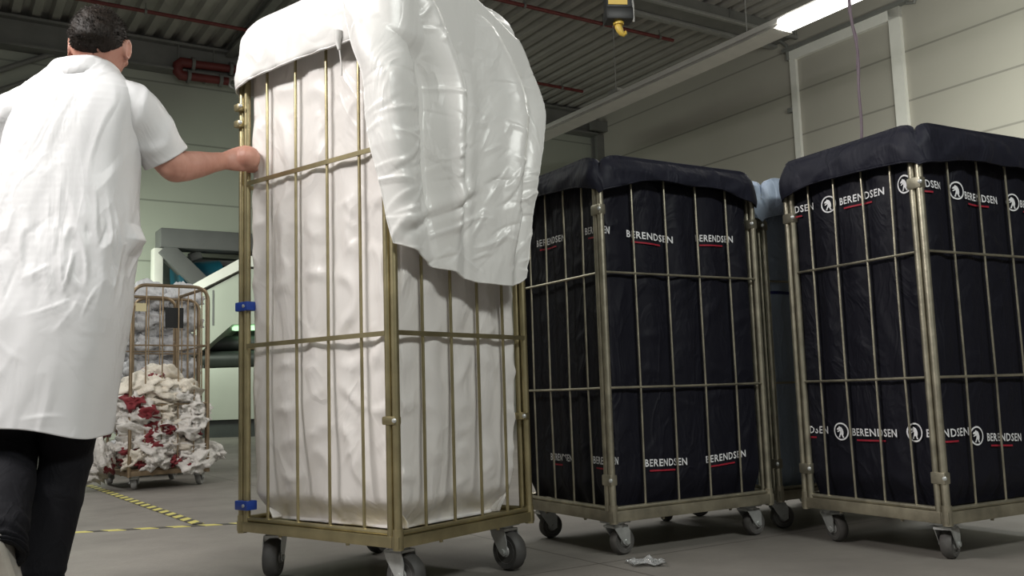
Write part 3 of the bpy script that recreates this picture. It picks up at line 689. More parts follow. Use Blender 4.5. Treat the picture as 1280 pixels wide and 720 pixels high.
QD = dict(ins=.030, rc=.05, seed=1, z0=.168, z1=1.40, rail=(.6085,), bulge=.013, wr=.005, foot=.03, max=.022, cr=60, ztop=1.468,
          cuff=dict(r=.10, fall=.05, sag=.004, drop=.075, end=.115, hw=.012, flare=.012, wr=.006))
l1, f1 = liner('navy printed bag liner with turned-over top in the cage right of the white one', 'bag liner', D1L, D1A, .8105, .6484, QD, M['navy'], M['navy_c'], None)
for s, z, w, t in ((-.365, 1.212, .19, -.01), (-.038, 1.205, .19, -.06), (.252, 1.186, .225, -.06), (.587, 1.198, .20, .03), (-.353, .342, .15, 0), (-.045, .342, .19, 0), (.279, .322, .20, -.03), (.585, .325, .21, .06)):
    put_text(f1, l1, s, z, w, .028, t)
QD2 = dict(QD); QD2['seed'] = 40; QD2['cuff'] = dict(r=.07, fall=.03, sag=.003, drop=.105, end=.125, hw=.012, flare=.012, wr=.006)
l2, f2 = liner('navy bag liner with bear emblems and turned-over top at the right edge', 'bag liner', D2L, D2A, .8105, .6484, QD2, M['navy'], M['navy_c'], None)
for s, z, w, t in ((-.605, 1.290, .20, .0), (-.271, 1.280, .206, .0), (.035, 1.277, .19, -.04), (.342, 1.246, .19, -.03), (.66, 1.24, .19, 0), (-.61, .423, .20, 0), (-.292, .418, .205, 0), (.052, .421, .245, 0), (.36, .392, .19, -.05), (.68, .38, .19, 0)):
    put_text(f2, l2, s, z, w, .028, t)
for s, z in ((-.426, 1.281), (-.079, 1.284), (.211, 1.263), (.528, 1.243), (-.442, .419), (-.122, .422), (.211, .404), (.535, .384)): put_bear(f2, l2, s, z)
QB = dict(QD); QB['seed'] = 77; QB['cuff'] = dict(r=.09, fall=.07, sag=.003, drop=.13, end=.15, hw=.01, flare=.012, wr=.006)
l3, f3 = liner('pale blue bag liner glimpsed between the two navy ones', 'bag liner', BL, BA, .8105, .6484, QB, M['pale'], M['pale'], None)
mb = MB(); n = 60; rows = [[f3(-.64 + 1.3 * i / n, z, .003)[0] for i in range(n + 1)] for z in (.985, .998)]
mb.grid(rows); mb.build('blue_stripe', M['stripe'], l3, fix=False)

# the white bag with its big loose flap
QW = dict(ins=.031, rc=.065, seed=5, z0=.192, z1=1.86, rail=(.794,), bulge=.015, wr=.011, foot=.055, max=.026, ztop=1.945, slump=.028, cr=150,
          cuff=dict(r=.17, fall=.10, sag=.004, drop=.20, end=.215, hw=.014, flare=.014, wr=.006, follow=.95))
lw, fwht = liner('big white fabric bag liner with a loose flap filling the cage the man pushes', 'bag liner', WL, WA, .6598, .7975, QW, M['white_in'], M['white'], None)
LE = [(.9, .05), (1.06, .0), (1.14, -.012), (1.25, -.022), (1.40, -.045), (1.60, -.055), (1.68, -.105), (1.74, -.125), (1.97, -.20)]
RE = [(.9, .50), (1.0, .545), (1.05, .56), (1.19, .58), (1.34, .61), (1.50, .66), (1.62, .705), (1.68, .70), (1.80, .655), (1.90, .575), (1.97, .40)]
HEM = [(-.1, 1.10), (.0, 1.065), (.106, 1.01), (.29, .965), (.45, .958), (.53, .985), (.57, 1.05), (.7, 1.1)]
atf, _ = walker(.6598, .7975, EI, .05)
ns, nv = 200, 240; rows = []
CF = Creases(130, -.1, .7, 1.0, 1.95, ((26, 12), (26, 12), (52, 10), (-14, 12)), 3, (.05, .15), (.003, .006), (.004, .0075))
CF2 = Creases(45, .0, .7, 1.0, 1.35, ((25, 14), (60, 14)), 4, (.07, .18), (.005, .009), (.005, .009))
for j in range(-8, nv + 1):
    row = []
    for i in range(ns + 1):
        s = i / ns; sr_ = s
        ztop = 1.952 - .085 * sm(.80, 1.0, s) ** 1.3
        u = sinterp(LE, ztop, .07) + (sinterp(RE, ztop, .07) - sinterp(LE, ztop, .07)) * s
        zh = sinterp(HEM, .53 * s, .04)
        if j < 0: v = 0; z = ztop
        else: v = j / nv; z = ztop + (zh - ztop) * v
        zz = max(1.03, z); u = sinterp(LE, zz, .07) + (sinterp(RE, zz, .07) - sinterp(LE, zz, .07)) * s
        # folds
        vv = sm(0, .5, v); ph = s * 2 * PI
        fold = .026 * math.exp(-((s - .07) / .05) ** 2) - .036 * math.exp(-((s - .22 - .03 * v) / .05) ** 2) + .030 * math.exp(-((s - .38 + .02 * v) / .05) ** 2) - .012 * math.exp(-((s - .47) / .03) ** 2) - .018 * math.exp(-((s - .56) / .08) ** 2) \
            + .024 * math.exp(-((s - .76 - .06 * v) / .06) ** 2) - .020 * math.exp(-((s - .90) / .05) ** 2)
        fold *= 1.25 * (.55 + .6 * vv) * (1 - .6 * sm(.72, .98, v))
        bil = .05 + .045 * vv * sm(.1, .8, s) + .02 * math.sin(PI * v)
        low = sm(.62, .80, v)
        cr1 = -.012 * math.exp(-((z - 1.125 - .30 * (s - .15)) / .014) ** 2) * sm(.02, .1, s) * sm(.62, .45, s)       # pinched tucks low on the left
        bul = .014 * math.exp(-((z - 1.155 - .30 * (s - .15)) / .028) ** 2) * sm(.02, .1, s) * sm(.62, .45, s)
        wr = .0018 * (ridge((s * 1.3 + z * .3, z * 2.6 - s * 1.7, 12), 1.5) - .55) * (.5 + vv) +   .003 * nz((s * 3, z * 2.2, 3)) * vv + .004 * low * (ridge((s * 2.0 - z * 1.6, z * 2.2 + s, 31), 1.3) - .5)
        o = bil + fold + wr + cr1 + bul + (CF(u, z) * .9 + CF2(u, z)) * sm(0, .1, v)
        if v < .12: o = (o - .035) * sm(-.02, .12, v) + .035
        o = max(.026 + .034 * sm(1.64, 1.74, z), o)
        if j < 0:
            t = -j / 8; o = .035 - .10 * t; z = ztop + .012 * math.sin(PI * t) - .02 * t
        ue = u; p, nrm, *_ = atf(max(-.5, min(.6598 - .055, ue)))
        p = p + Vector((max(0, ue - (.6598 - .055)), 0, 0))
        if ue > .60: nrm = Vector((0, -1, 0)); p = Vector((ue, EI, 0))
        row.append(p + nrm * o + Vector((0, 0, z - QW['z0'])))
    rows.append(row)
mb = MB(); mb.grid(rows); fl = mb.build('loose_flap', M['white'], lw, angle=180); solidify(fl, .003)
mb = MB(); edge = [r[0] for r in rows[8:]] + rows[-1] + [r[-1] for r in reversed(rows[8:])]; mb.tube(edge, .003, 6); mb.build('flap_hem', M['white'], fl)
mb = MB(); k = Vector((-.012, .20, 1.75 - QW['z0'])); mb.tube([k + Vector((-.018, 0, .03)), k + Vector((-.022, .004, 0)), k + Vector((-.02, 0, -.03))], [.02, .011, .005], 10)
mb.tube([k + Vector((-.02, 0, -.02)), k + Vector((-.014, -.004, -.08)), k + Vector((-.012, -.001, -.115))], .003, 6); mb.build('drawstring_knot', M['white'], lw)

# ------------------------------------------------------------------ laundry cages at the back
PL = dict(b=.10, bt=.135, zt=1.47, rtop=.10, bars=4, rw=.005, rails=(.6, 1.03), flat=False, metal=M['rust'], base=M['rust'], bow=.004, rwheel=.05, tyre=M['hub'], skip=(1,), rp=.0125,
          clamps=(), casters=((.06, .07, 1.2), (.52, .07, .9), (.06, .74, 1.5), (.52, .74, 1.0)))
LL, LA = (-2.75, 6.60), math.atan2(.6, .8)
c1 = cage('rust-brown wire roll cage heaped with white and red cloths', LL, LA, .58, .82, PL, 'wire laundry cages')
mb = MB(); mb.box((.32, .018 + .008, 1.235), (.13, .012, .15)); o = mb.build('black_plate', M['black'], c1, smooth=False)
mb = MB(); mb.box((.075, .004, 1.305), (.075, .004, .06)); o = mb.build('yellow_card', M['yellowtag'], c1, smooth=False)
L2 = (-3.20, 7.72)
PL2 = dict(PL); PL2['zt'] = 1.5
cage('rust-brown wire roll cage filled with grey plastic bags, behind the heaped one', L2, LA, .58, .82, PL2, 'wire laundry cages')
ux, uy = Vector((.8, .6, 0)), Vector((-.6, .8, 0))
def cloth_base(seed, redness, lump):
    bm = bmesh.new(); bmesh.ops.create_icosphere(bm, subdivisions=4, radius=1)
    mb = MB(); vs = []
    for v in bm.verts:
        q = v.co.copy(); d = 1 + .34 * nz(q + Vector((seed, 0, 0)), 1.1) + lump * (ridge((q.x * .45 + seed * 3.1, q.y * 1.5, q.z * 1.5), 1.0) - .5) + .30 * (ridge((q.x * .9 + q.y * .5, q.y * 2.6 + seed, q.z * 2.2), 1.1) - .5) + .03 * nz(q + Vector((0, seed, 0)), 5)
        p = Vector((q.x * .175, q.y * .12, q.z * .085)) * d
        vs.append(p)
    bm.verts.index_update()
    for f in bm.faces:
        c = f.calc_center_median(); mi = 1 if redness > 0 and (c.x + .5 * nz(c + Vector((seed, 5, 1)), 1.7) > 1.05 - redness) else 0
        mb.f.append([v.index for v in f.verts]); mb.mi.append(mi)
    mb.v = vs; bm.free(); return mb
bases = []
for k in range(7):
    rd = (0, .42, 0, .62, 0, 0, .30)[k]
    o = cloth_base(k + 1, rd, .42).build('laundry_cloth', [M['cream'] if k in (0, 2) else M['lin'], M['redcloth']], angle=180)
    bases.append([o, True, rd > 0, k in (0, 2)])
def put_cloth(b, loc, rot, sc, kind):
    o, fresh, rd, crm = b
    if not fresh: o = o.copy(); C.objects.link(o)
    b[1] = False; o.location = loc; o.rotation_euler = rot; o.scale = (sc, sc, sc)
    if kind == 'in':
        if rd: tag(o, 'crumpled off-white cloth with a red end, heaped in the wire cage', 'cloth', 'red-ended cloths in the heap')
        elif crm: tag(o, 'crumpled cream cloth heaped in the wire cage', 'cloth', 'cream cloths in the heap')
        else: tag(o, 'crumpled off-white cloth heaped in the wire cage', 'cloth', 'off-white cloths in the heap')
    return o
rnd = random.Random(11)
LO = Vector((*LL, 0)); cnt = 0
for lay, (z, n, m_) in enumerate(((.20, 11, .10), (.30, 10, .10), (.41, 10, .11), (.52, 9, .12), (.63, 8, .14), (.73, 6, .17), (.81, 3, .20))):
    for i in range(n):
        if i % 2 == 0 and lay < 6: u = .08 + (.42) * (i / max(1, n - 1)); v = .085 + .05 * rnd.random()          # along the front
        else: u = rnd.uniform(m_, .58 - m_); v = rnd.uniform(m_, .80 - m_)
        if lay >= 6: u = .29 + rnd.uniform(-.1, .1); v = .25 + rnd.uniform(-.1, .2)
        topred = (1, 3, 6)
        bi = rnd.choice((0, 2, 0, 2, 4, 1)) if lay >= 4 else rnd.choice((4, 5, 1, 3, 6, 4, 5, 0))
        p = LO + ux * u + uy * v + Vector((0, 0, z + rnd.uniform(-.02, .02)))
        put_cloth(bases[bi], p, (rnd.uniform(-.5, .5), rnd.uniform(-.4, .4), rnd.uniform(0, 6.28)), rnd.uniform(.72, 1.0), 'in')
redbase = [cloth_base(31, 0, .5).build('laundry_cloth', [M['redcloth'], M['lin']], angle=180), True, True, False]
for u, v, z, sc in ((.10, .045, .19, .42), (.33, .05, .185, .46), (.44, .05, .175, .36), (.28, .05, .41, .38), (.47, .05, .375, .36), (.28, .09, .60, .36), (.22, .10, .80, .36), (.05, .14, .62, .30), (.03, .09, .28, .34)):
    o = put_cloth(redbase, LO + ux * u + uy * v + Vector((0, 0, z)), (rnd.uniform(-.6, .6), rnd.uniform(-.6, .6), rnd.uniform(0, 6)), sc, 'x'); tag(o, 'small dark red cloth wedged among the white ones in the heap', 'cloth', 'dark red cloths in the heap')
# cloths that hang out of the cage
o = put_cloth(bases[4], LO + ux * .645 + uy * .16 + Vector((0, 0, .25)), (.3, .5, .2), .62, 'x'); tag(o, 'off-white cloth bulging out past the right post of the wire cage', 'cloth')
o = put_cloth(bases[6], LO + ux * -.13 + uy * .18 + Vector((0, 0, .27)), (.2, 1.2, 1.0), .8, 'x'); tag(o, 'pale cloth hanging out low at the left of the wire cage', 'cloth')
o = put_cloth(bases[5], LO + ux * -.19 + uy * .32 + Vector((0, 0, .17)), (1.2, .5, .4), .8, 'x'); tag(o, 'off-white cloth trailing to the floor left of the wire cage', 'cloth')
o = put_cloth(bases[3], LO + ux * -.07 + uy * .22 + Vector((0, 0, .50)), (.2, .9, 2.4), .75, 'x'); tag(o, 'red-ended cloth sticking out above the left side of the heap', 'cloth')
# grey bags in the second cage
bagbase = cloth_base(23, 0, .38).build('laundry_bag', M['greybag'], angle=180); first = True
LO2 = Vector((*L2, 0))
for i, (u, v, z) in enumerate([(u, v, z) for z in (.26, .47, .68, .89, .110 + .99, 1.31, 1.52) for (u, v) in ((.16, .17), (.42, .17), (.16, .45), (.42, .46), (.29, .68))]):
    if z > 1.45 and v > .5: continue
    o = bagbase if first else bagbase.copy()
    if not first: C.objects.link(o)
    first = False
    o.location = LO2 + ux * (u + rnd.uniform(-.02, .02)) + uy * v + Vector((0, 0, z)); o.rotation_euler = (rnd.uniform(-.2, .2), rnd.uniform(-.2, .2), LA + rnd.uniform(-.3, .3)); o.scale = (1.0, 1.15, 1.5)
    tag(o, 'crinkled grey plastic laundry bag stacked in the farther wire cage', 'bag', 'grey bags in the farther cage')

# ------------------------------------------------------------------ the man
def chain(mb, pts, rs, n=14, sub=3, ry=None, ref=None):
    """smooth swept limb through the joints"""
    P = [Vector(p) for p in pts]; out = []; ro = []; ryo = []
    for i in range(len(P) - 1):
        p0, p1, p2, p3 = P[max(i - 1, 0)], P[i], P[i + 1], P[min(i + 2, len(P) - 1)]
        for k in range(sub):
            t = k / sub
            out.append(.5 * ((2 * p1) + (p2 - p0) * t + (2 * p0 - 5 * p1 + 4 * p2 - p3) * t * t + (3 * p1 - p0 - 3 * p2 + p3) * t ** 3))
            ro.append(rs[i] + (rs[i + 1] - rs[i]) * t)
            if ry: ryo.append(ry[i] + (ry[i + 1] - ry[i]) * t)
    out.append(P[-1]); ro.append(rs[-1])
    if ry: ryo.append(ry[-1])
    mb.tube(out, ro, n, ry=ryo if ry else None, ref=ref)
    mb.ell(out[0], (ro[0] * .98,) * 3, seg=12, ring=8); mb.ell(out[-1], (ro[-1] * .98,) * 3, seg=12, ring=8)


OX, OY = -1.40, 2.80                      # where he stands
pv = empty('tmp', (0, 0, 0)); bpy.data.objects.remove(pv)
mb = MB()
HC = Vector((-1.292, 2.835, 1.735)); yaw = R(9)
HM = Matrix.Rotation(yaw, 3, 'Z')           # head: local +y is where he looks
def headfn(q, p):
    x, y, z = p
    if q.z < 0:
        t = -q.z; x *= 1 - .26 * t * t; y = y * (1 - .10 * t) + .012 * t          # narrower jaw, chin forward
        if q.y < 0: y *= 1 - .30 * t                                              # nape
    if q.y < 0 and q.z > -.2: y *= 1.05
    return Vector((x, y, z))
mb.ell(HC, (.081, .098, .118), HM, 36, 28, headfn)
def hp(x, y, z): return HC + HM @ Vector((x, y, z))
mb.tube([hp(0, .085, .02), hp(0, .108, -.012), hp(0, .118, -.030), hp(0, .098, -.04)], [.010, .013, .017, .010], 10)      # nose
mb.ell(hp(0, .088, .030), (.052, .016, .012), HM, 14, 8)                           # brow
mb.ell(hp(0, .086, -.066), (.024, .012, .008), HM, 12, 8); mb.ell(hp(0, .085, -.078), (.021, .012, .008), HM, 12, 8)      # lips
mb.ell(hp(0, .075, -.102), (.024, .020, .018), HM, 12, 8)                          # chin
for s in (-1, 1):
    mb.ell(hp(s * .050, .060, -.02), (.024, .024, .02), HM, 12, 8)                 # cheek
    mb.ell(hp(s * .033, .082, .012), (.014, .010, .010), HM, 12, 8)                # eye under its lid
    em = HM @ Matrix.Rotation(s * R(-14), 3, 'Z') @ Matrix.Rotation(R(-12), 3, 'X')
    rim = [hp(s * .083, -.006, 0) + em @ Vector((s * .006, .017 * math.cos(t), .031 * math.sin(t) - .004)) for t in [2 * PI * i / 16 for i in range(16)]]
    mb.tube(rim, .0052, 8, closed=True)
    mb.ell(hp(s * .081, -.004, -.004), (.006, .017, .029), em, 12, 10); mb.ell(hp(s * .079, .002, -.034), (.006, .009, .011), em, 10, 8)
chain(mb, [(-1.325, 2.825, 1.52), (-1.305, 2.822, 1.62), (-1.295, 2.832, 1.70)], [.068, .060, .062], 20)          # neck
# torso, kept slimmer than the coat
tz = [(.84, -1.425, 2.80, .150, .105), (.95, -1.41, 2.80, .158, .115), (1.10, -1.395, 2.81, .150, .105), (1.28, -1.378, 2.815, .160, .110), (1.42, -1.365, 2.82, .170, .105), (1.52, -1.35, 2.825, .155, .085), (1.58, -1.335, 2.825, .095, .06)]
rows = [[Vector((cx + a * math.cos(2 * PI * i / 24), cy + b * math.sin(2 * PI * i / 24), z)) for i in range(24)] for z, cx, cy, a, b in tz]
mb.grid(rows, wrap=True); mb.f.append(list(range(len(mb.v) - 24 * len(rows), len(mb.v) - 24 * len(rows) + 24))[::-1]); mb.mi.append(0); mb.f.append(list(range(len(mb.v) - 24, len(mb.v)))); mb.mi.append(0)
# right arm reaching to the cage post
SHR, ELB, WRI = Vector((-1.195, 2.835, 1.515)), Vector((-1.082, 2.925, 1.362)), Vector((-1.002, 3.165, 1.442))
chain(mb, [SHR, SHR.lerp(ELB, .45) + Vector((.0, 0, .0)), ELB], [.056, .054, .049], 20)
chain(mb, [ELB, ELB.lerp(WRI, .22), ELB.lerp(WRI, .48), ELB.lerp(WRI, .78), WRI], [.049, .050, .045, .035, .031], 20, ry=[.049, .047, .040, .029, .025], ref=(0, 0, 1))
mb.ell(ELB + Vector((-.012, -.030, -.012)), (.026, .022, .026))
# left arm, bent forward out of the frame
SHL, ELL, WRL = Vector((-1.535, 2.80, 1.505)), Vector((-1.66, 2.86, 1.25)), Vector((-1.58, 3.08, 1.18))
chain(mb, [SHL, SHL.lerp(ELL, .5), ELL], [.056, .052, .043], 18); chain(mb, [ELL, ELL.lerp(WRL, .35), WRL], [.043, .042, .027], 18)
def hand(wr, fwd, back, curl, side, grip=None):
    """wr wrist; fwd towards the knuckles; back = out of the back of the hand; side = towards the thumb"""
    fwd, back, side = fwd.normalized(), back.normalized(), side.normalized()
    kn = wr + fwd * .088
    chain(mb, [wr, wr + fwd * .03, wr + fwd * .062, kn], [.029, .039, .047, .045], 16, ry=[.022, .022, .021, .016], ref=side)
    for k in range(4):
        w = (.035, .012, -.012, -.034)[k]; ln = (.92, 1.0, .95, .78)[k]; base = kn + side * w - fwd * (.004, 0, .003, .010)[k]
        mb.ell(base + back * .004, (.0122, .0122, .0122), seg=10, ring=8)
        if grip: pts = [base] + [kn + side * (w * g[3]) + fwd * g[0] * ln - back * g[1] + side * g[2] for g in grip]
        else: pts = [base, base + (fwd - back * .35) * .042 * ln, base + (fwd * 1.45 - back * 1.1) * .042 * ln, base + (fwd * 1.55 - back * 1.7) * .042 * ln]
        chain(mb, pts, [.0118, .0110, .0102, .0088][:len(pts)], 10)
    return kn
# the fist: back of the hand towards us, fingers closed round the far side of the post
kn = hand(WRI, Vector((.066, .028, .014)), Vector((-.36, -.93, .05)), 1, Vector((-.12, -.02, .98)), [(.012, .030, 0, .92), (-.016, .054, 0, .84), (-.044, .050, 0, .80)])
mb_th = [WRI + Vector((.012, .006, .022)), WRI + Vector((.030, .040, .046)), WRI + Vector((.026, .082, .054)), WRI + Vector((.040, .108, .050))]
chain(mb, mb_th, [.0145, .0125, .0112, .009], 10)
hand(WRL, Vector((.05, .07, -.03)), Vector((-.5, .3, .75)), 1, Vector((.7, -.5, .3)))
mbt = [WRL + Vector((.02, .01, .0)), WRL + Vector((.05, .02, .005)), WRL + Vector((.075, .05, -.005)), WRL + Vector((.085, .075, -.015))]
chain(mb, mbt, [.014, .012, .011, .009], 10)
# legs inside the trousers
HPR, KNR, ANR = Vector((-1.352, 2.82, .88)), Vector((-1.362, 2.835, .49)), Vector((-1.402, 2.765, .105))
HPL, KNL, ANL = Vector((-1.495, 2.79, .88)), Vector((-1.520, 2.80, .50)), Vector((-1.405, 2.545, .235))
for a, b_, c_ in ((HPR, KNR, ANR), (HPL, KNL, ANL)):
    chain(mb, [a, a.lerp(b_, .5), b_, b_.lerp(c_, .3), b_.lerp(c_, .7), c_], [.075, .062, .048, .050, .036, .030], 16)
me = mb.mesh('person'); tmp = bpy.data.objects.new('tmp', me); C.objects.link(tmp)
rm = tmp.modifiers.new('r', 'REMESH'); rm.mode = 'VOXEL'; rm.voxel_size = .0042; rm.use_smooth_shade = True
smd = tmp.modifiers.new('s', 'SMOOTH'); smd.factor = .5; smd.iterations = 5
bpy.context.view_layer.update(); dg = bpy.context.evaluated_depsgraph_get()
me2 = bpy.data.meshes.new_from_object(tmp.evaluated_get(dg)); bpy.data.objects.remove(tmp)
me2.name = 'person'; me2.transform(Matrix.Translation((-OX, -OY, 0))); me2.materials.clear(); me2.materials.append(M['skin'])
me2.polygons.foreach_set('use_smooth', [True] * len(me2.polygons))
man = bpy.data.objects.new('person', me2); C.objects.link(man); man.location = (OX, OY, 0)
tag(man, 'man seen from behind in a white short-sleeved coat, right hand gripping the cage post', 'person')
ML = Vector((-OX, -OY, 0))
def mbuild(mb, name, m, parent=man, **k):
    mb.v = [q + ML for q in mb.v]; return mb.build(name, m, parent, **k)

# coat
CT = [(.535, -1.445, 2.800, .212, .165), (.60, -1.442, 2.80, .216, .165), (.72, -1.428, 2.80, .222, .165), (.86, -1.412, 2.80, .230, .165), (1.0, -1.398, 2.805, .236, .158), (1.12, -1.388, 2.81, .232, .150), (1.25, -1.378, 2.815, .216, .142),
      (1.36, -1.370, 2.82, .206, .138), (1.45, -1.360, 2.82, .204, .134), (1.53, -1.352, 2.822, .210, .124), (1.58, -1.350, 2.824, .196, .112), (1.615, -1.346, 2.826, .158, .098), (1.645, -1.338, 2.828, .114, .086), (1.675, -1.330, 2.828, .088, .078)]
CTS = [[sinterp([(c[0], c[k]) for c in CT], .5 + .002 * i, .045) for i in range(601)] for k in range(1, 5)]
def ct(z):
    return [CTS[k - 1][max(0, min(600, round((z - .5) / .002)))] for k in range(1, 5)]
CC = Creases(110, -PI, PI, .55, 1.5, ((60, 16), (15, 16), (-60, 16)), 9, (.06, .20), (.0018, .0042), (.005, .009))
CC2 = Creases(26, -.6, .9, .90, 1.14, ((-25, 20), (-60, 15), (60, 15)), 10, (.07, .16), (.005, .009), (.008, .014))
def coat_pt(a, z):
    cx, cy, A, Bb = ct(z); ca, sa = math.cos(a), math.sin(a)
    e = .80; x = abs(ca) ** e * (1 if ca > 0 else -1); y = abs(sa) ** e * (1 if sa > 0 else -1)
    h = sm(1.64, 1.50, z); lowr = sm(1.2, .6, z)
    # a: 0 = his right side, -pi/2 = back (towards us)
    bk = max(0, -sa)
    d = 0
    # drape folds falling from the shoulder blades, leaning to the right on the way down
    t = a + PI / 2
    def fold(a0, lean, w, amp, z0, z1): return amp * math.exp(-((t - a0 - lean * (1.55 - z)) / w) ** 2) * sm(z0, z0 + .12, z) * sm(z1, z1 - .12, z)
    d += fold(.00, .62, .07, .020, .95, 1.60) - fold(-.22, .50, .11, .020, 1.0, 1.58) + fold(-.50, .25, .07, .016, .95, 1.56) + fold(.38, .48, .05, .020, .92, 1.52) - fold(.60, .55, .14, .026, .95, 1.50) - fold(-.85, .1, .12, .018, .95, 1.5)
    d += fold(.22, .22, .07, .020, .45, 1.05) - fold(.50, .16, .13, .026, .45, 1.03) + fold(.80, .02, .07, .020, .45, 1.05) - fold(1.05, -.05, .10, .016, .45, .95) - fold(-.15, .05, .14, .016, .45, .95) + fold(-.75, .0, .10, .018, .45, 1.0)
    # gathered crease at the hip and a pressed horizontal crease
    d += .010 * math.exp(-((z - 1.085 + .06 * (t - .2)) / .018) ** 2) * sm(-1.2, -.6, t) * sm(1.0, .6, t)
    d += (-.002 * math.exp(-((z - .80 - .02 * t) / .008) ** 2) + .002 * math.exp(-((z - .812 - .02 * t) / .010) ** 2)) * sm(.5, .1, t)
    d += h * (.0028 * (ridge((x * .35 + z * .5, y * .35, z * 1.3 - x * .8), 3.0) - .55) + .006 * nz((x * 2, y * 2, z * 3.5 + 4)) + .004 * (ridge((x + 3, y, z * 2.2 + x), 3.4) - .5) * sm(.8, 1.05, z) * sm(1.3, 1.1, z) * 1.5)
    aw = (a + PI) % (2 * PI) - PI
    d += .030 * math.exp(-(aw / .22) ** 2) * max(0, 1 - abs(z - 1.105) / .05) - .012 * math.exp(-(aw / .5) ** 2) * math.exp(-((z - 1.0) / .05) ** 2)
    tx = ((t + PI) % (2 * PI) - PI) * .2
    d += h * CC(tx, z) * .7 + CC2(tx * 3.2, z) * .6
    d += lowr * .010 * nz((math.cos(a) * 2.2, math.sin(a) * 2.2, z * 1.1 + 9))
    dd = Vector((x * A, y * Bb, 0)); nn = Vector((ca, sa * 1.2, 0)).normalized()
    return Vector((cx, cy, z)) + dd + nn * d
NA, NZ = 300, 260; rows = []
zlist = [.535 + (1.675 - .535) * j / NZ for j in range(NZ + 1)]
def hemz(a, z): return z + (1 - sm(.5, .8, z)) * (.028 * -math.cos(a) * .8 + .01 * math.sin(3 * a))
for z in zlist:
    rows.append([(lambda q: Vector((q.x, q.y, hemz(2 * PI * i / NA, z))))(coat_pt(2 * PI * i / NA, z)) for i in range(NA)])
inn = [[Vector((q.x, q.y, 0)) for q in rows[0]]]
def inset(row, k, dz):
    c = sum(row, Vector()) / len(row); return [c + (q - c) * k + Vector((0, 0, dz)) for q in row]
rows = [inset(rows[0], .55, .30), inset(rows[0], .90, .25), inset(rows[0], .955, .02), inset(rows[0], .985, 0)] + rows + [inset(rows[-1], .96, .004), inset(rows[-1], .88, -.03)]
mb = MB(); mb.grid(rows, wrap=True)
coat = mbuild(mb, 'lab_coat', M['coat'], angle=180)
# sleeves
def sleeve(pts, rs, ref, seed, name='sleeve'):
    P = [Vector(p) for p in pts]; n = 40; K = 46; rows = []
    for k in range(K + 1):
        t = k / K * (len(P) - 1); i = min(int(t), len(P) - 2); u = t - i
        p0, p1, p2, p3 = P[max(i - 1, 0)], P[i], P[i + 1], P[min(i + 2, len(P) - 1)]
        c = .5 * ((2 * p1) + (p2 - p0) * u + (2 * p0 - 5 * p1 + 4 * p2 - p3) * u * u + (3 * p1 - p0 - 3 * p2 + p3) * u ** 3)
        tn = (P[i + 1] - P[i]).normalized() if k == K else ((p2 - p0) * (1 - u) + (p3 - p1) * u).normalized()
        a = Vector(ref); a = (a - tn * a.dot(tn)).normalized(); b = tn.cross(a); r_ = rs[i] + (rs[i + 1] - rs[i]) * u
        ring = []
        for j in range(n):
            w = 2 * PI * j / n; g = c + (a * math.cos(w) + b * math.sin(w)) * r_
            d = .007 * (ridge(g + Vector((seed, 0, 0)), 9) - .5) + .006 * nz(g * 14 + Vector((seed, 2, 1)))
            ring.append(g + (a * math.cos(w) + b * math.sin(w)) * d * sm(0, .2, k / K))
        rows.append(ring)
    c = sum(rows[-1], Vector()) / n; cin = [c + (q - c) * .93 for q in rows[-1]]; deep = [q + (rows[-12][j] - rows[-1][j]) * .8 - (q - c) * .04 for j, q in enumerate(cin)]
    rows += [cin, deep]; mb = MB(); mb.grid(rows, wrap=True); return mbuild(mb, name, M['coat'], coat, angle=180)
sleeve([(-1.30, 2.825, 1.545), (-1.235, 2.83, 1.550), (-1.180, 2.845, 1.525), (-1.140, 2.885, 1.458), (-1.108, 2.925, 1.392)], [.078, .086, .085, .077, .075], (0, -1, 0), 3)
sleeve([(-1.42, 2.81, 1.53), (-1.475, 2.805, 1.53), (-1.525, 2.80, 1.50), (-1.575, 2.815, 1.43), (-1.625, 2.84, 1.34)], [.078, .086, .084, .078, .076], (0, -1, 0), 8)
# collar: a folded band round the neck
mb = MB(); rows = []; nC = 72
for k, (dr, dz) in enumerate(((-.012, -.045), (-.010, .0), (-.004, .024), (.006, .032), (.012, .022), (.018, .0), (.024, -.030), (.020, -.034))):
    row = []
    for i in range(nC):
        a = 2 * PI * i / nC; ca, sa = math.cos(a), math.sin(a); fr = sm(.2, 1.0, sa)
        row.append(Vector((-1.330 + (.080 + dr) * ca, 2.826 + (.076 + dr) * sa, 1.648 + dz * (1 - .25 * fr) - .055 * fr + .006 * ca + .003 * nz((ca * 2, sa * 2, k * .3)))))
    rows.append(row)
mb.grid(rows, wrap=True); mbuild(mb, 'collar', M['coat'], coat, angle=180)

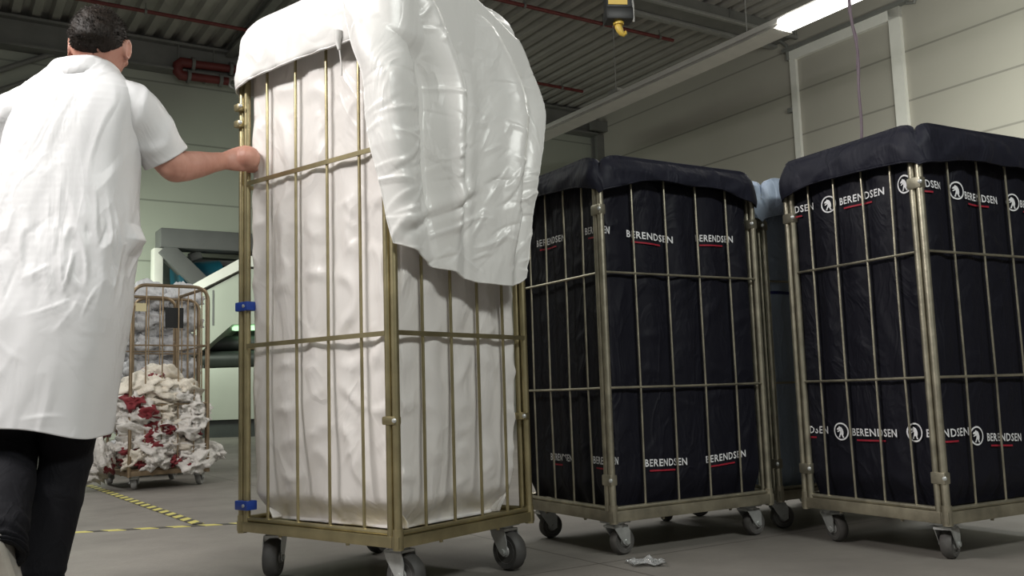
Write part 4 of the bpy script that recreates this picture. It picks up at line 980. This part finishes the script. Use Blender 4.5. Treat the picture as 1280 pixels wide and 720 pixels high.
# trousers
def trouser_leg(mb, pts, rs, seed, bunch):
    P = [Vector(p) for p in pts]; n = 40; K = 80; rows = []
    for k in range(K + 1):
        t = k / K * (len(P) - 1); i = min(int(t), len(P) - 2); u = t - i
        p0, p1, p2, p3 = P[max(i - 1, 0)], P[i], P[i + 1], P[min(i + 2, len(P) - 1)]
        c = .5 * ((2 * p1) + (p2 - p0) * u + (2 * p0 - 5 * p1 + 4 * p2 - p3) * u * u + (3 * p1 - p0 - 3 * p2 + p3) * u ** 3)
        tn = ((p2 - p0) * (1 - u) + (p3 - p1) * u).normalized(); a = Vector((1, 0, 0)); a = (a - tn * a.dot(tn)).normalized(); b = tn.cross(a); r_ = rs[i] + (rs[i + 1] - rs[i]) * u
        ring = []; q = k / K; lo = sm(bunch, 1.0, q)
        for j in range(n):
            w = 2 * PI * j / n; dr = a * math.cos(w) + b * math.sin(w); g = c + dr * r_
            d = .006 * nz(g * 8 + Vector((seed, 0, 0))) + .006 * (ridge(g + Vector((seed, 4, 0)), 7) - .5)
            d += lo * .013 * math.sin(q * 95 + 1.3 * math.sin(w + seed) + 2.0 * nz((math.cos(w), math.sin(w), q * 5)))
            ring.append(g + dr * d)
        rows.append(ring)
    c = sum(rows[-1], Vector()) / n; rows += [[c + (q - c) * .90 for q in rows[-1]], [c + (q - c) * .85 + (rows[-8][j] - rows[-1][j]) for j, q in enumerate(rows[-1])]]
    mb.grid(rows, wrap=True)
mb = MB()
trouser_leg(mb, [HPR + Vector((0, 0, .06)), HPR.lerp(KNR, .5), KNR, KNR.lerp(ANR, .5), ANR + Vector((.002, 0, .03)), ANR + Vector((0, 0, -.03))], [.098, .090, .076, .070, .064, .066], 2, .74)
trouser_leg(mb, [HPL + Vector((0, 0, .06)), HPL.lerp(KNL, .5), KNL + Vector((0, .01, .0)), KNL.lerp(ANL, .5), ANL.lerp(KNL, .06), ANL.lerp(KNL, -.10)], [.098, .090, .080, .074, .068, .066], 6, .62)
mb.grid([[Vector((cx + a * math.cos(2 * PI * i / 32), cy + b * math.sin(2 * PI * i / 32), z)) for i in range(32)] for z, cx, cy, a, b in ((.80, -1.425, 2.805, .150, .105), (.88, -1.424, 2.805, .175, .125), (1.0, -1.41, 2.805, .170, .122))], wrap=True)
mbuild(mb, 'trousers', M['trouser'], angle=180)
# shoes: (ankle, toe direction, sole normal)
def shoe(heel, toe_dir, upv, name='shoe'):
    t = Vector(toe_dir).normalized(); u = Vector(upv); u = (u - t * u.dot(t)).normalized(); s = t.cross(u); h = Vector(heel)
    def outline(k):   # half width along the foot
        return interp([(0, .020), (.06, .031), (.2, .034), (.45, .036), (.68, .047), (.85, .042), (.96, .026), (1, .010)], k)
    def ring(dz, grow, hmul=0):
        L = .285; out = []
        n = 26
        for i in range(n): k = i / (n - 1); out.append(h + t * (k * L - .035) + s * (outline(k) + grow) + u * (dz + hmul * interp([(0, .085), (.12, .095), (.35, .088), (.55, .058), (.8, .036), (1, .018)], k)))
        for i in range(n): k = 1 - i / (n - 1); out.append(h + t * (k * L - .035) - s * (outline(k) + grow) + u * (dz + hmul * interp([(0, .085), (.12, .095), (.35, .088), (.55, .058), (.8, .036), (1, .018)], k)))
        return out
    mb = MB(); rows = [ring(.022, -.004), ring(.022, 0), ring(.022, -.002, .5), ring(.022, -.010, .85), ring(.022, -.022, 1.0)]
    c = [(q + rows[-1][-1 - i]) / 2 for i, q in enumerate(rows[-1])]; mb.grid(rows + [c], wrap=True); up_ = mbuild(mb, name, M['shoe'], angle=60)
    mb = MB(); r0 = [ring(-.002, -.006), ring(0, .001), ring(.014, .004), ring(.026, .002), ring(.027, -.004)]
    c = [(q + r0[0][-1 - i]) / 2 for i, q in enumerate(r0[0])]; c2 = [(q + r0[-1][-1 - i]) / 2 for i, q in enumerate(r0[-1])]; mb.grid([c] + r0 + [c2], wrap=True); o = mbuild(mb, 'sole', M['sole'], up_, angle=50); o['label'] = 'pale rubber sole'
shoe((-1.402, 2.745, .002), (.18, 1, 0), (0, 0, 1))
shoe((-1.395, 2.475, .225), (.05, .42, -.90), (-.1, .90, .42))
# hair: cap over the skull, with short tufts
mb = MB(); seg, ring_ = 60, 40; rows = []
def hairline(a): return hairline0(a) + .025 * nz((math.cos(a) * 5, math.sin(a) * 5, 2))
def hairline0(a):   # lowest height (unit sphere z) the hair reaches; a measured from the face
    c = math.cos(a)
    return interp([(-1, -.36), (-.8, -.28), (-.5, -.12), (-.2, .06), (-.05, .14), (.12, .14), (.35, .40), (.7, .62), (1, .60)], c)
for i in range(ring_ + 1):
    row = []
    for j in range(seg):
        a = 2 * PI * j / seg; lo = hairline(a); zz = lo + (1 - lo) * (i / ring_) ** .8; zz = min(zz, .9995); r_ = math.sqrt(1 - zz * zz)
        q = Vector((math.sin(a) * r_, math.cos(a) * r_, zz)); th = 1.012 + .112 * sm(lo, lo + .5, zz) + .035 * nz(q * 6) + .02 * nz(q * 16)
        p = headfn(q, Vector((q.x * .081, q.y * .098, q.z * .118)))
        row.append(HC + HM @ (p * th))
    rows.append(row)
inner = [HC + (q - HC) * .90 for q in rows[0]]
mb.grid([inner] + rows, wrap=True)
rr = random.Random(5)
for _ in range(2600):
    a = rr.uniform(0, 2 * PI); lo = hairline(a); zz = lo + (1 - lo) * rr.random() ** 1.1; zz = min(zz, .999); r_ = math.sqrt(1 - zz * zz); q = Vector((math.sin(a) * r_, math.cos(a) * r_, zz))
    p = headfn(q, Vector((q.x * .081, q.y * .098, q.z * .118))) * (1.0 + .10 * sm(lo, lo + .5, zz)); nrm = Vector((q.x, q.y, q.z)).normalized()
    dwn = (Vector((0, -.3, -1)) + .6 * Vector((rr.uniform(-1, 1), rr.uniform(-1, 1), rr.uniform(-.6, 1)))); tip = p + (nrm * .75 + dwn * .6).normalized() * rr.uniform(.007, .017) * (1 if zz > lo + .15 else .55)
    sd = nrm.cross(Vector((rr.uniform(-1, 1), rr.uniform(-1, 1), rr.uniform(-1, 1)))).normalized() * .0016; s2 = nrm.cross(sd)
    mb.add([HC + HM @ k for k in (p + sd, p - sd * .5 + s2 * .9, p - sd * .5 - s2 * .9, tip)], [(0, 1, 3), (1, 2, 3), (2, 0, 3)])
mbuild(mb, 'hair', M['hair'], angle=180, fix=False)
